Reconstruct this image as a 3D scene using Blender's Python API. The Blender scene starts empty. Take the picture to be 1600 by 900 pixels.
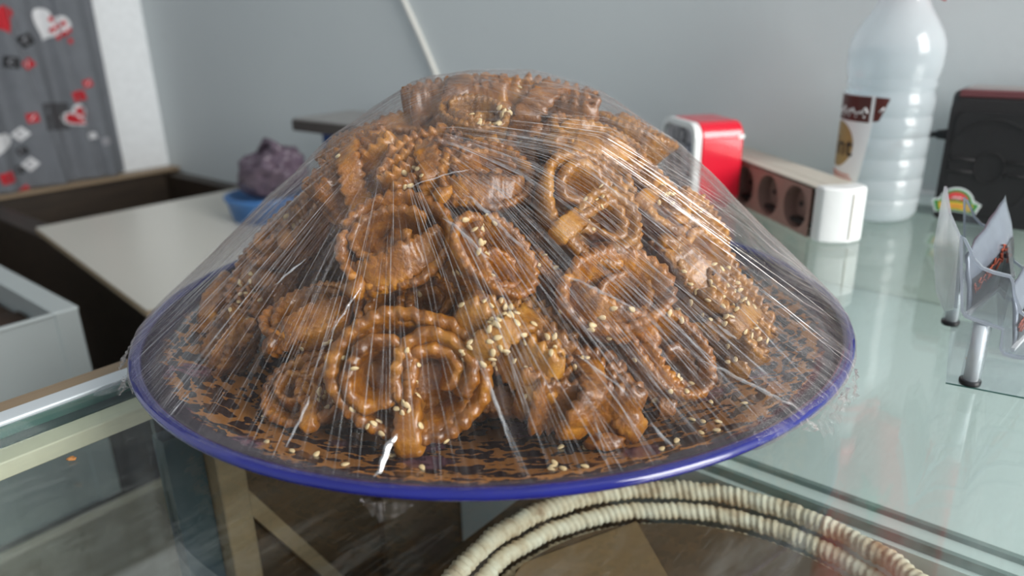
import bpy, bmesh, math, random
import numpy as np
from mathutils import Vector, Matrix, Quaternion, noise
from mathutils.bvhtree import BVHTree

PI = math.pi
R = math.radians
S = bpy.context.scene
COL = S.collection

# ------------------------------------------------------------------ camera, world, light
cam_d = bpy.data.cameras.new('camera')
cam_d.sensor_width = 36.0
cam_d.lens = 36.0 * 1155 / 1600
cam_d.clip_start = 0.01
cam_d.dof.use_dof = True
cam_d.dof.focus_distance = 0.35
cam_d.dof.aperture_fstop = 6.2
cam = bpy.data.objects.new('camera', cam_d)
COL.objects.link(cam)
cam.location = (0, 0, 0.191)
cam.rotation_mode = 'QUATERNION'
cam.rotation_quaternion = (Matrix.Rotation(R(90 - 20.14), 3, 'X') @ Matrix.Rotation(R(-1.258), 3, 'Z')).to_quaternion()
S.camera = cam

S.view_settings.view_transform = 'Standard'
S.view_settings.look = 'None'
S.view_settings.gamma = 1.0
S.view_settings.exposure = 0.2
S.view_settings.use_curve_mapping = False
S.cycles.transparent_max_bounces = 24

wd = bpy.data.worlds.new('daylight')
S.world = wd
wd.use_nodes = True
wd.node_tree.nodes['Background'].inputs[0].default_value = (0.80, 0.90, 1.0, 1)
wd.node_tree.nodes['Background'].inputs[1].default_value = 0.48


def area_light(name, loc, target, sx, sy, power, color):
    l = bpy.data.lights.new(name, 'AREA')
    l.shape = 'RECTANGLE'
    l.size, l.size_y, l.energy, l.color = sx, sy, power, color
    o = bpy.data.objects.new(name, l)
    COL.objects.link(o)
    o.location = loc
    o.rotation_euler = (Vector(target) - Vector(loc)).to_track_quat('-Z', 'Y').to_euler()
    return o


area_light('shopfront_daylight', (1.98, -0.92, 1.0), (0.1, 0.6, 0.1), 1.6, 1.6, 106, (1.0, 0.985, 0.96))

# ------------------------------------------------------------------ helpers
ROT = R(50)            # room frame: u along the counter edge, v along the back wall
CU, SU = math.cos(ROT), math.sin(ROT)


def W(u, v, z=0.0):
    return Vector((u * CU - v * SU, u * SU + v * CU, z))


def tag(o, label=None, cat=None, group=None, kind=None):
    if label: o['label'] = label
    if cat: o['category'] = cat
    if group: o['group'] = group
    if kind: o['kind'] = kind
    return o


def empty(name, loc=(0, 0, 0), rz=0.0):
    o = bpy.data.objects.new(name, None)
    COL.objects.link(o)
    o.empty_display_size = 0.02
    o.location = loc
    o.rotation_euler = (0, 0, rz)
    return o


def link(name, me, mat=None, parent=None, smooth=True):
    o = bpy.data.objects.new(name, me)
    COL.objects.link(o)
    if mat is not None and not me.materials:
        me.materials.append(mat)
    if parent is not None:
        o.parent = parent
    if smooth:
        me.polygons.foreach_set('use_smooth', [True] * len(me.polygons))
    return o


def obj(name, bm, mat, parent=None, smooth=False, bevel=0.0, seg=2, loc=None, rz=None):
    bmesh.ops.recalc_face_normals(bm, faces=bm.faces)
    me = bpy.data.meshes.new(name)
    bm.to_mesh(me)
    bm.free()
    o = link(name, me, mat, parent, smooth)
    if bevel:
        m = o.modifiers.new('bevel', 'BEVEL')
        m.width = bevel; m.segments = seg; m.limit_method = 'ANGLE'
        me.polygons.foreach_set('use_smooth', [True] * len(me.polygons))
        w = o.modifiers.new('wn', 'WEIGHTED_NORMAL')
    if loc is not None: o.location = loc
    if rz is not None: o.rotation_euler = (0, 0, rz)
    return o


def box(bm, x0, x1, y0, y1, z0, z1):
    vs = [bm.verts.new(p) for p in ((x0, y0, z0), (x1, y0, z0), (x1, y1, z0), (x0, y1, z0),
                                    (x0, y0, z1), (x1, y0, z1), (x1, y1, z1), (x0, y1, z1))]
    for f in ((0, 3, 2, 1), (4, 5, 6, 7), (0, 1, 5, 4), (1, 2, 6, 5), (2, 3, 7, 6), (3, 0, 4, 7)):
        bm.faces.new([vs[i] for i in f])
    return vs


def bx(x0, x1, y0, y1, z0, z1):
    bm = bmesh.new()
    box(bm, x0, x1, y0, y1, z0, z1)
    return bm


def rbox(name, u0, u1, v0, v1, z0, z1, mat, parent=None, bevel=0.0):
    """a box aligned with the room axes"""
    return obj(name, bx(u0, u1, v0, v1, z0, z1), mat, parent, bevel=bevel, rz=None if parent else ROT)


def prism(bm, pts, axis, a, b):
    """outline pts (2-D) extruded along an axis: 'x','y','z' from a to b"""
    def P(p, t):
        return {'x': (t, p[0], p[1]), 'y': (p[0], t, p[1]), 'z': (p[0], p[1], t)}[axis]
    A = [bm.verts.new(P(p, a)) for p in pts]
    B = [bm.verts.new(P(p, b)) for p in pts]
    n = len(pts)
    bm.faces.new(A); bm.faces.new(B[::-1])
    for i in range(n):
        bm.faces.new((A[i], A[(i + 1) % n], B[(i + 1) % n], B[i]))
    return bm


def lathe(prof, seg=64, bm=None, closed=False):
    bm = bm or bmesh.new()
    rings = []
    for r, z in prof:
        if r < 1e-6:
            rings.append([bm.verts.new((0, 0, z))])
        else:
            rings.append([bm.verts.new((r * math.cos(2 * PI * i / seg), r * math.sin(2 * PI * i / seg), z)) for i in range(seg)])
    pairs = list(zip(rings, rings[1:])) + ([(rings[-1], rings[0])] if closed else [])
    for a, b in pairs:
        for i in range(seg):
            j = (i + 1) % seg
            if len(a) == 1 and len(b) == 1: continue
            if len(a) == 1: bm.faces.new((a[0], b[i], b[j]))
            elif len(b) == 1: bm.faces.new((a[i], a[j], b[0]))
            else: bm.faces.new((a[i], a[j], b[j], b[i]))
    return bm


def tube(bm, pts, rad, seg=8, cap=True):
    pts = [Vector(p) for p in pts]
    rads = rad if isinstance(rad, (list, tuple)) else [rad] * len(pts)
    rings = []
    ref = Vector((0.31, 0.2, 0.93))
    for i, p in enumerate(pts):
        t = (pts[min(i + 1, len(pts) - 1)] - pts[max(i - 1, 0)]).normalized()
        a = t.cross(ref).normalized(); b = t.cross(a)
        rings.append([bm.verts.new(p + (a * math.cos(2 * PI * k / seg) + b * math.sin(2 * PI * k / seg)) * rads[i]) for k in range(seg)])
    for A, B in zip(rings, rings[1:]):
        for k in range(seg):
            bm.faces.new((A[k], A[(k + 1) % seg], B[(k + 1) % seg], B[k]))
    if cap:
        bm.faces.new(rings[0][::-1]); bm.faces.new(rings[-1])
    return bm


def rrect(x0, x1, y0, y1, r, n=6):
    pts = []
    for cx, cy, a0 in ((x1 - r, y1 - r, 0), (x0 + r, y1 - r, 90), (x0 + r, y0 + r, 180), (x1 - r, y0 + r, 270)):
        for k in range(n + 1):
            a = R(a0 + 90 * k / n)
            pts.append((cx + r * math.cos(a), cy + r * math.sin(a)))
    return pts


def text_mesh(txt, size, align='CENTER', fat=0.0):
    cu = bpy.data.curves.new('txt', 'FONT')
    cu.body = txt; cu.size = size; cu.offset = fat; cu.align_x = align; cu.align_y = 'CENTER'; cu.resolution_u = 3
    t = bpy.data.objects.new('txt', cu)
    COL.objects.link(t)
    bpy.context.view_layer.update()
    me = bpy.data.meshes.new_from_object(t.evaluated_get(bpy.context.evaluated_depsgraph_get()))
    bpy.data.objects.remove(t)
    bpy.data.curves.remove(cu)
    return me


# ------------------------------------------------------------------ materials
class Mat:
    def __init__(s, name):
        s.m = bpy.data.materials.new(name)
        s.m.use_nodes = True
        s.t = s.m.node_tree
        s.t.nodes.clear()
        s.out = s.t.nodes.new('ShaderNodeOutputMaterial')

    def n(s, typ, **kw):
        nd = s.t.nodes.new('ShaderNode' + typ)
        for k, v in kw.items():
            if k.startswith('i_'):
                key = k[2:].replace('_', ' ')
                s.set(nd.inputs[int(key) if key.isdigit() else key], v)
            else:
                setattr(nd, k, v)
        return nd

    def set(s, sock, v):
        if hasattr(v, 'is_linked') or hasattr(v, 'links'):
            s.t.links.new(v, sock)
        else:
            sock.default_value = v

    def math(s, op, a, b=0.0, c=None):
        nd = s.n('Math', operation=op)
        s.set(nd.inputs[0], a); s.set(nd.inputs[1], b)
        if c is not None: s.set(nd.inputs[2], c)
        return nd.outputs[0]

    def coord(s, kind='Object', scale=(1, 1, 1), loc=(0, 0, 0), rot=(0, 0, 0)):
        tc = s.n('TexCoord')
        mp = s.n('Mapping')
        s.t.links.new(tc.outputs[kind], mp.inputs[0])
        mp.inputs['Scale'].default_value = scale
        mp.inputs['Location'].default_value = loc
        mp.inputs['Rotation'].default_value = rot
        return mp.outputs[0]

    def noise(s, vec, scale, detail=3, rough=0.55, dist=0.0):
        nd = s.n('TexNoise')
        s.set(nd.inputs['Vector'], vec)
        nd.inputs['Scale'].default_value = scale
        nd.inputs['Detail'].default_value = detail
        nd.inputs['Roughness'].default_value = rough
        nd.inputs['Distortion'].default_value = dist
        return nd.outputs[0]

    def ramp(s, fac, stops, interp='LINEAR'):
        nd = s.n('ValToRGB')
        nd.color_ramp.interpolation = interp
        el = nd.color_ramp.elements
        while len(el) < len(stops): el.new(0.5)
        for e, (p, c) in zip(el, stops):
            e.position = p
            e.color = (*c, 1) if len(c) == 3 else c
        s.set(nd.inputs[0], fac)
        return nd.outputs[0]

    def mix(s, fac, a, b):
        nd = s.n('Mix', data_type='RGBA')
        s.set(nd.inputs[0], fac)
        for k, v in ((6, a), (7, b)):
            s.set(nd.inputs[k], (*v, 1) if isinstance(v, tuple) and len(v) == 3 else v)
        return nd.outputs[2]

    def bump(s, h, strength=0.3, dist=0.001):
        nd = s.n('Bump')
        nd.inputs['Strength'].default_value = strength
        nd.inputs['Distance'].default_value = dist
        s.set(nd.inputs['Height'], h)
        return nd.outputs[0]

    def shade(s, fac, a, b):
        nd = s.n('MixShader')
        s.set(nd.inputs[0], fac)
        s.t.links.new(a, nd.inputs[1]); s.t.links.new(b, nd.inputs[2])
        return nd.outputs[0]

    def fresnel(s, ior=1.5, normal=None):
        g = s.n('NewGeometry')
        i = s.math('ADD', s.math('MULTIPLY', g.outputs['Backfacing'], 1 / ior - ior), ior)
        f = s.n('Fresnel')
        s.set(f.inputs[0], i)
        if normal is not None: s.set(f.inputs['Normal'], normal)
        return f.outputs[0]

    def principled(s, color, rough=0.5, normal=None, **kw):
        p = s.n('BsdfPrincipled')
        s.set(p.inputs['Base Color'], (*color, 1) if isinstance(color, tuple) and len(color) == 3 else color)
        s.set(p.inputs['Roughness'], rough)
        if normal is not None: s.set(p.inputs['Normal'], normal)
        for k, v in kw.items():
            s.set(p.inputs[k.replace('_', ' ')], v)
        s.t.links.new(p.outputs[0], s.out.inputs[0])
        return s.m

    def finish(s, sh):
        s.t.links.new(sh, s.out.inputs[0])
        return s.m


def plain(name, col, rough=0.5, var=0.12, scale=60, bump=0.0, **kw):
    m = Mat(name)
    nz = m.noise(m.coord(), scale, 4)
    c = m.mix(nz, tuple(x * (1 - var) for x in col), tuple(min(1, x * (1 + var)) for x in col))
    nrm = m.bump(nz, bump, 0.001) if bump else None
    return m.principled(c, rough, nrm, **kw)


def m_wall():
    m = Mat('painted_plaster')
    v = m.coord()
    a = m.noise(v, 3.0, 4)
    b = m.noise(v, 90, 3)
    c = m.mix(a, (0.60, 0.645, 0.655), (0.66, 0.70, 0.70))
    sp = m.ramp(m.noise(v, 26, 2), [(0.72, (0, 0, 0)), (0.80, (1, 1, 1))])
    c = m.mix(m.math('MULTIPLY', sp, 0.18), c, (0.35, 0.33, 0.30))
    return m.principled(c, 0.55, m.bump(b, 0.12, 0.002))


def wood(name, a, b, scale=(2, 30, 30), rough=0.45):
    m = Mat(name)
    v = m.coord(scale=scale)
    n = m.noise(v, 3.0, 5, 0.6, 0.8)
    c = m.ramp(n, [(0.3, a), (0.7, b)])
    return m.principled(c, rough, m.bump(n, 0.15, 0.001))


def m_metal(name, col, rough=0.35, streak=(3, 60, 8)):
    m = Mat(name)
    n = m.noise(m.coord(scale=streak), 6, 4)
    c = m.mix(n, tuple(x * 0.8 for x in col), col)
    return m.principled(c, m.math('MULTIPLY_ADD', n, 0.25, rough - 0.1), None, Metallic=0.85)


def m_glass(name, tint, ior=1.5, smear=0.0):
    m = Mat(name)
    tr = m.n('BsdfTransparent', i_Color=(*tint, 1))
    gl = m.n('BsdfGlossy', i_Roughness=0.015)
    gl.inputs['Color'].default_value = (1, 1, 1, 1)
    sh = m.shade(m.fresnel(ior), tr.outputs[0], gl.outputs[0])
    if smear:
        v = m.coord(scale=(3, 14, 3), rot=(0, 0, 0.7))
        a = m.ramp(m.noise(v, 5, 6, 0.7), [(0.52, (0, 0, 0)), (0.78, (1, 1, 1))])
        b = m.ramp(m.noise(m.coord(scale=(10, 160, 1), rot=(0, 0, 0.5)), 4, 2), [(0.66, (0, 0, 0)), (0.76, (1, 1, 1))])
        df = m.n('BsdfDiffuse', i_Color=(0.75, 0.77, 0.74, 1))
        f = m.math('MULTIPLY', m.math('ADD', a, m.math('MULTIPLY', b, 0.5)), smear)
        sh = m.shade(f, sh, df.outputs[0])
    return m.finish(sh)


def m_acrylic():
    m = Mat('clear_acrylic')
    tr = m.n('BsdfTransparent', i_Color=(0.95, 0.96, 0.97, 1))
    gl = m.n('BsdfGlossy', i_Roughness=0.05)
    df = m.n('BsdfDiffuse', i_Color=(0.72, 0.76, 0.80, 1))
    sh = m.shade(0.10, tr.outputs[0], df.outputs[0])
    return m.finish(m.shade(m.fresnel(1.5), sh, gl.outputs[0]))


def m_frost():
    m = Mat('frosted_acrylic')
    tr = m.n('BsdfTransparent', i_Color=(0.95, 0.96, 0.97, 1))
    gl = m.n('BsdfGlossy', i_Roughness=0.2)
    df = m.n('BsdfDiffuse', i_Color=(0.72, 0.77, 0.82, 1))
    tl = m.n('BsdfTranslucent', i_Color=(0.72, 0.77, 0.82, 1))
    sh = m.shade(0.42, tr.outputs[0], m.shade(0.5, df.outputs[0], tl.outputs[0]))
    return m.finish(m.shade(m.fresnel(1.5), sh, gl.outputs[0]))


def m_bottle():
    m = Mat('frosted_bottle_plastic')
    tr = m.n('BsdfTransparent', i_Color=(0.93, 0.96, 0.98, 1))
    df = m.n('BsdfDiffuse', i_Color=(0.90, 0.92, 0.93, 1))
    tl = m.n('BsdfTranslucent', i_Color=(0.88, 0.93, 0.96, 1))
    gl = m.n('BsdfGlossy', i_Roughness=0.12)
    a = m.shade(0.55, df.outputs[0], tl.outputs[0])
    b = m.shade(0.66, tr.outputs[0], a)
    return m.finish(m.shade(m.fresnel(1.5), b, gl.outputs[0]))


def m_pastry(name, dark, mid, pale):
    m = Mat(name)
    v = m.coord()
    oi = m.n('ObjectInfo')
    off = m.n('VectorMath', operation='ADD')
    m.set(off.inputs[0], v)
    cmb = m.n('CombineXYZ'); m.set(cmb.inputs[0], oi.outputs['Random'])
    m.set(off.inputs[1], cmb.outputs[0])
    vv = off.outputs[0]
    a = m.noise(vv, 55, 4, 0.6)
    b = m.noise(vv, 420, 4, 0.6)
    c = m.ramp(a, [(0.30, dark), (0.52, mid), (0.74, pale)])
    c = m.mix(m.math('MULTIPLY', m.ramp(b, [(0.5, (0, 0, 0)), (0.75, (1, 1, 1))]), 0.45), c, pale)
    hsv = m.n('HueSaturation')
    m.set(hsv.inputs['Value'], m.math('MULTIPLY_ADD', oi.outputs['Random'], 0.35, 0.80))
    m.set(hsv.inputs['Color'], c)
    h = m.math('ADD', m.math('MULTIPLY', b, 0.6), m.noise(vv, 160, 3))
    nrm = m.bump(h, 0.75, 0.0015)
    rg = m.math('MULTIPLY_ADD', a, 0.35, 0.18)
    return m.principled(hsv.outputs[0], rg, nrm, Subsurface_Weight=0.12, Subsurface_Scale=0.004,
                        Subsurface_Radius=(1.0, 0.45, 0.12), Coat_Weight=0.55, Coat_Roughness=0.12)


def m_plate():
    m = Mat('painted_enamel')
    tc = m.n('TexCoord')
    sep = m.n('SeparateXYZ'); m.set(sep.inputs[0], tc.outputs['Object'])
    x, y = sep.outputs[0], sep.outputs[1]
    r = m.math('SQRT', m.math('ADD', m.math('MULTIPLY', x, x), m.math('MULTIPLY', y, y)))
    ang = m.math('ARCTAN2', y, x)
    # leaf strokes run round the plate
    pol = m.n('CombineXYZ')
    m.set(pol.inputs[0], m.math('MULTIPLY', ang, 0.15)); m.set(pol.inputs[1], r)
    lv = m.n('TexVoronoi'); lv.inputs['Scale'].default_value = 165; lv.feature = 'F1'
    wob = m.n('VectorMath', operation='ADD')
    nz = m.n('TexNoise'); nz.inputs['Scale'].default_value = 120; m.set(nz.inputs['Vector'], tc.outputs['Object'])
    sc = m.n('VectorMath', operation='SCALE'); m.set(sc.inputs[0], nz.outputs['Color']); sc.inputs['Scale'].default_value = 0.013
    st = m.n('VectorMath', operation='MULTIPLY'); m.set(st.inputs[0], pol.outputs[0]); st.inputs[1].default_value = (0.55, 1.3, 1)
    m.set(wob.inputs[0], st.outputs[0]); m.set(wob.inputs[1], sc.outputs[0])
    m.set(lv.inputs['Vector'], wob.outputs[0])
    leaf = m.ramp(lv.outputs['Distance'], [(0.50, (1, 1, 1)), (0.56, (0, 0, 0))])
    ground = m.mix(m.noise(tc.outputs['Object'], 30, 3), (0.28, 0.115, 0.028), (0.38, 0.17, 0.048))
    c = m.mix(leaf, ground, (0.014, 0.007, 0.010))
    # purple blossoms
    fv = m.n('TexVoronoi'); fv.inputs['Scale'].default_value = 26; m.set(fv.inputs['Vector'], tc.outputs['Object'])
    fl = m.ramp(m.math('ADD', fv.outputs['Distance'], m.math('MULTIPLY', m.noise(tc.outputs['Object'], 150, 2), 0.25)), [(0.34, (1, 1, 1)), (0.40, (0, 0, 0))])
    petals = m.mix(m.ramp(m.noise(tc.outputs['Object'], 260, 2), [(0.45, (0, 0, 0)), (0.55, (1, 1, 1))]), (0.16, 0.075, 0.10), (0.05, 0.022, 0.045))
    c = m.mix(fl, c, petals)
    # bands: dark painted border, then cobalt lip
    bord = m.ramp(m.math('ADD', r, m.math('MULTIPLY', m.noise(tc.outputs['Object'], 220, 2), 0.012)), [(0.1885, (0, 0, 0)), (0.1915, (1, 1, 1))])
    c = m.mix(bord, c, (0.030, 0.018, 0.030))
    return m.principled(c, 0.22, None, Coat_Weight=0.5, Coat_Roughness=0.08)


def m_film():
    m = Mat('stretched_cling_film')
    tc = m.n('TexCoord')
    sep = m.n('SeparateXYZ'); m.set(sep.inputs[0], tc.outputs['Object'])
    x = m.math('ADD', sep.outputs[0], 0.035)
    y = m.math('ADD', sep.outputs[1], 0.060)
    r = m.math('SQRT', m.math('ADD', m.math('MULTIPLY', x, x), m.math('MULTIPLY', y, y)))
    ang = m.math('ARCTAN2', y, x)
    w = m.math('MULTIPLY', m.noise(tc.outputs['Object'], 10, 1), 0.22)
    ang = m.math('ADD', ang, w)

    def polar(fa, fr):
        c = m.n('CombineXYZ')
        m.set(c.inputs[0], m.math('MULTIPLY', ang, fa)); m.set(c.inputs[1], m.math('MULTIPLY', r, fr))
        return c.outputs[0]
    fine = m.noise(polar(85, 6), 1.0, 3, 0.7)
    mid = m.noise(polar(22, 4), 1.0, 2, 0.6)
    big = m.noise(tc.outputs['Object'], 17, 3, 0.6)
    f1 = m.ramp(fine, [(0.50, (0, 0, 0)), (0.72, (1, 1, 1))])
    f2 = m.ramp(mid, [(0.48, (0, 0, 0)), (0.78, (1, 1, 1))])
    gate = m.ramp(big, [(0.42, (0.02, 0.02, 0.02)), (0.68, (1, 1, 1))])
    streak = m.math('MULTIPLY', m.math('ADD', m.math('MULTIPLY', f1, 0.75), m.math('MULTIPLY', f2, 0.35)), gate)
    lw = m.n('LayerWeight'); lw.inputs[0].default_value = 0.5
    graze = m.math('POWER', lw.outputs['Facing'], 4.0)
    veil = m.math('ADD', m.math('MULTIPLY_ADD', streak, m.math('MULTIPLY_ADD', m.math('POWER', lw.outputs['Facing'], 1.5), 1.35, 0.12), 0.004), m.math('MULTIPLY', graze, 0.30))
    veil = m.math('MINIMUM', veil, 0.8)
    hgt = m.math('ADD', fine, m.math('MULTIPLY', mid, 1.5))
    nrm = m.bump(hgt, 0.8, 0.0016)
    tr = m.n('BsdfTransparent', i_Color=(0.985, 0.98, 0.98, 1))
    df = m.n('BsdfDiffuse', i_Color=(0.70, 0.62, 0.60, 1))
    tl = m.n('BsdfTranslucent', i_Color=(0.70, 0.62, 0.60, 1))
    gl = m.n('BsdfGlossy', i_Roughness=0.09)
    m.set(gl.inputs['Normal'], nrm)
    sc = m.shade(0.4, df.outputs[0], tl.outputs[0])
    sh = m.shade(veil, tr.outputs[0], sc)
    f = m.math('MINIMUM', m.math('MULTIPLY', m.fresnel(1.45, nrm), 0.62), 0.6)
    return m.finish(m.shade(f, sh, gl.outputs[0]))


def m_fold():
    m = Mat('film_fold')
    tr = m.n('BsdfTransparent', i_Color=(0.97, 0.97, 0.97, 1))
    df = m.n('BsdfDiffuse', i_Color=(0.88, 0.87, 0.88, 1))
    gl = m.n('BsdfGlossy', i_Roughness=0.1)
    n = m.noise(m.coord(), 300, 2)
    sh = m.shade(m.math('MULTIPLY_ADD', n, 0.45, 0.0), tr.outputs[0], df.outputs[0])
    return m.finish(m.shade(m.math('ADD', m.fresnel(1.5), 0.18), sh, gl.outputs[0]))


def m_coil():
    m = Mat('palm_straw')
    v = m.coord()
    n = m.noise(v, 60, 4)
    c = m.ramp(n, [(0.3, (0.42, 0.27, 0.16)), (0.47, (0.74, 0.62, 0.46)), (0.70, (0.90, 0.84, 0.70))])
    return m.principled(c, 0.7)


M = dict(
    wall=m_wall(),
    ceiling=plain('ceiling_paint', (0.72, 0.73, 0.72), 0.8),
    white_jamb=plain('white_gloss_paint', (0.80, 0.82, 0.83), 0.4),
    dark_wood=wood('dark_wood', (0.016, 0.011, 0.008), (0.050, 0.033, 0.020)),
    tan_wood=wood('tan_wood', (0.22, 0.15, 0.09), (0.34, 0.25, 0.16)),
    shelf_wood=wood('shelf_wood', (0.07, 0.045, 0.026), (0.13, 0.085, 0.05)),
    brown_panel=wood('brown_panel', (0.10, 0.065, 0.04), (0.17, 0.12, 0.075)),
    beige_panel=wood('beige_panel', (0.48, 0.40, 0.30), (0.56, 0.48, 0.37)),
    cream=plain('cream_paint', (0.86, 0.80, 0.60), 0.45, 0.05),
    cream_wood=wood('cream_wood', (0.27, 0.19, 0.11), (0.38, 0.28, 0.17)),
    board=plain('white_laminate', (0.66, 0.63, 0.56), 0.30, 0.05, 4),
    board_edge=plain('board_edge', (0.40, 0.30, 0.19), 0.7),
    alu=plain('brushed_aluminium', (0.78, 0.83, 0.86), 0.35, 0.06, 12, Metallic=0.3),
    galv=plain('galvanised_sheet', (0.62, 0.67, 0.66), 0.38, 0.10, 9, Metallic=0.25),
    rubber=plain('dark_gasket', (0.03, 0.05, 0.05), 0.4),
    glass=m_glass('counter_glass', (0.945, 0.975, 0.965), 1.52, 0.10),
    lens=m_glass('clock_lens', (0.97, 0.97, 0.98), 1.2),
    glass_edge=plain('glass_edge', (0.05, 0.14, 0.12), 0.15),
    pale=plain('pale_panel', (0.66, 0.73, 0.72), 0.35, 0.04, 5),
    pale2=plain('pale_rail', (0.78, 0.82, 0.76), 0.3, 0.04, 5),
    teal=plain('teal_strip', (0.05, 0.075, 0.085), 0.35),
    groove=plain('groove_dark', (0.20, 0.26, 0.245), 0.5),
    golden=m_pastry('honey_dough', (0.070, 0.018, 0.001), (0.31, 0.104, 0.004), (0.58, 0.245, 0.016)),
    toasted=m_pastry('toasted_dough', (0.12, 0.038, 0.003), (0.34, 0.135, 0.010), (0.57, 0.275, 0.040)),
    sesame=plain('sesame', (0.72, 0.56, 0.30), 0.4, 0.15, 200),
    plate=m_plate(),
    cobalt=plain('cobalt_lip', (0.006, 0.009, 0.17), 0.10, 0.3, 40, Coat_Weight=0.6),
    plate_under=plain('plate_glaze', (0.03, 0.035, 0.10), 0.2),
    film=m_film(), fold=m_fold(),
    red=plain('red_plastic', (0.72, 0.012, 0.035), 0.22, 0.08, 30, Coat_Weight=0.4),
    white_pl=plain('white_plastic', (0.82, 0.83, 0.82), 0.3, 0.04),
    offwhite=plain('yellowed_plastic', (0.58, 0.53, 0.45), 0.4, 0.08, 40),
    socket=plain('socket_side_brown', (0.32, 0.19, 0.155), 0.45, 0.1, 40),  # socket side of the strip coloured browner than its other faces
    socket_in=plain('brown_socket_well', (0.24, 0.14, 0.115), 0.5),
    black=plain('black_plastic', (0.012, 0.012, 0.013), 0.4),
    black_soft=plain('black_grille', (0.008, 0.007, 0.008), 0.65, 0.6, 900, 0.4),
    ring_grey=plain('charcoal_mesh', (0.016, 0.014, 0.015), 0.7, 0.6, 1200),
    dial=plain('clock_dial', (0.52, 0.49, 0.49), 0.6),
    ink=plain('black_ink', (0.012, 0.012, 0.012), 0.5),
    bottle=m_bottle(),
    label_white=plain('label_white', (0.84, 0.85, 0.86), 0.4, 0.03),
    label_brown=plain('label_brown', (0.085, 0.016, 0.012), 0.4),
    label_gold=plain('label_gold', (0.36, 0.25, 0.095), 0.4),
    label_red=plain('label_red', (0.65, 0.16, 0.07), 0.5),
    st_red=plain('sticker_red', (0.75, 0.07, 0.07), 0.4),
    st_green=plain('sticker_green', (0.05, 0.28, 0.06), 0.4),
    st_yellow=plain('sticker_yellow', (0.80, 0.48, 0.05), 0.4),
    dusty_red=plain('dusty_red', (0.15, 0.045, 0.05), 0.45),
    speaker_top=plain('speaker_top', (0.30, 0.27, 0.26), 0.4),
    acrylic=m_acrylic(),
    sachet=plain('foil_sachet', (0.22, 0.245, 0.29), 0.25, 0.2, 60, 0.3, Metallic=0.3),
    saffron=plain('saffron_threads', (0.34, 0.06, 0.025), 0.6),
    sachet_dark=plain('sachet_window', (0.045, 0.042, 0.046), 0.3, 0.3, 40),
    divider=plain('divider_edge', (0.80, 0.80, 0.80), 0.3),
    frost=m_frost(),
    curtain=plain('grey_curtain_cloth', (0.155, 0.165, 0.182), 0.9, 0.18, 35),
    print_dark=plain('print_charcoal', (0.06, 0.06, 0.065), 0.9, 0.4, 300),
    print_black=plain('print_black', (0.02, 0.02, 0.022), 0.9),
    print_red=plain('print_red', (0.52, 0.02, 0.03), 0.9),
    print_white=plain('print_white', (0.72, 0.72, 0.73), 0.9),
    print_grey=plain('print_grey', (0.30, 0.30, 0.32), 0.9),
    blue_pl=plain('blue_plastic', (0.05, 0.17, 0.42), 0.35),
    navy=plain('navy_plastic', (0.02, 0.07, 0.25), 0.4),
    purple=plain('purple_bag', (0.12, 0.085, 0.115), 0.3, 0.35, 25, 0.4),
    scale_grey=plain('grey_steel', (0.30, 0.29, 0.28), 0.45),
    dark_edge=plain('dark_edge', (0.06, 0.05, 0.045), 0.5),
    cable=plain('white_cable', (0.70, 0.69, 0.64), 0.45),
    coil=m_coil(),
    kraft=plain('kraft_paper', (0.26, 0.165, 0.085), 0.8, 0.15, 60, 0.15),
    kraft_dark=plain('kraft_dark', (0.115, 0.072, 0.042), 0.8, 0.2, 60, 0.15),
    flag_red=plain('flag_red', (0.60, 0.025, 0.03), 0.8),
    flag_green=plain('flag_green', (0.01, 0.20, 0.07), 0.8),
    crumb=plain('crumb', (0.40, 0.17, 0.05), 0.7, 0.3, 300),
    tray_fill=plain('tray_residue', (0.055, 0.030, 0.018), 0.8, 0.6, 25, 0.6),
)

# ------------------------------------------------------------------ the room
WU = 0.851        # back wall
VL = 1.80         # curtain wall
tag(rbox('wall_back', WU, WU + 0.05, -2.0, VL + 0.05, -0.95, 1.7, M['wall']), kind='structure')
tag(rbox('wall_left', -1.6, WU + 0.05, VL, VL + 0.05, -0.95, 1.7, M['white_jamb']), kind='structure')
tag(rbox('floor', -2.2, WU + 0.1, -2.2, VL + 0.1, -1.0, -0.95, plain('floor_tile', (0.30, 0.28, 0.26), 0.4)), kind='structure')
tag(rbox('ceiling', -1.4, WU + 0.1, -1.2, VL + 0.1, 1.7, 1.75, M['ceiling']), kind='structure')
tag(rbox('trim_1', WU - 0.014, WU, -0.5, 0.36, 0.0, 0.014, M['label_white'], bevel=0.003), kind='structure')

# wall cable
bm = bmesh.new()
pts = []
for i in range(25):
    t = i / 24
    pts.append(W(WU - 0.004, 0.945 - 0.115 * t - 0.02 * math.sin(t * 2.2), 0.262 - 0.26 * t + 0.012 * t * t))
tube(bm, pts, 0.0042, 8)
tag(obj('power_cable', bm, M['cable'], smooth=True), 'cream power cable running down the bare wall behind the pastries', 'cable')

# hanging flag, just above the frame, mirrored by the counter glass
fl = empty('hanging_flag', W(WU, 0.14, 0.23), ROT)
tag(fl, 'red flag with a green star hanging on the wall above the bottle', 'flag')


def flag_x(y, z):
    return -0.012 - 0.006 * math.sin(y * 90 + z * 12)


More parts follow.
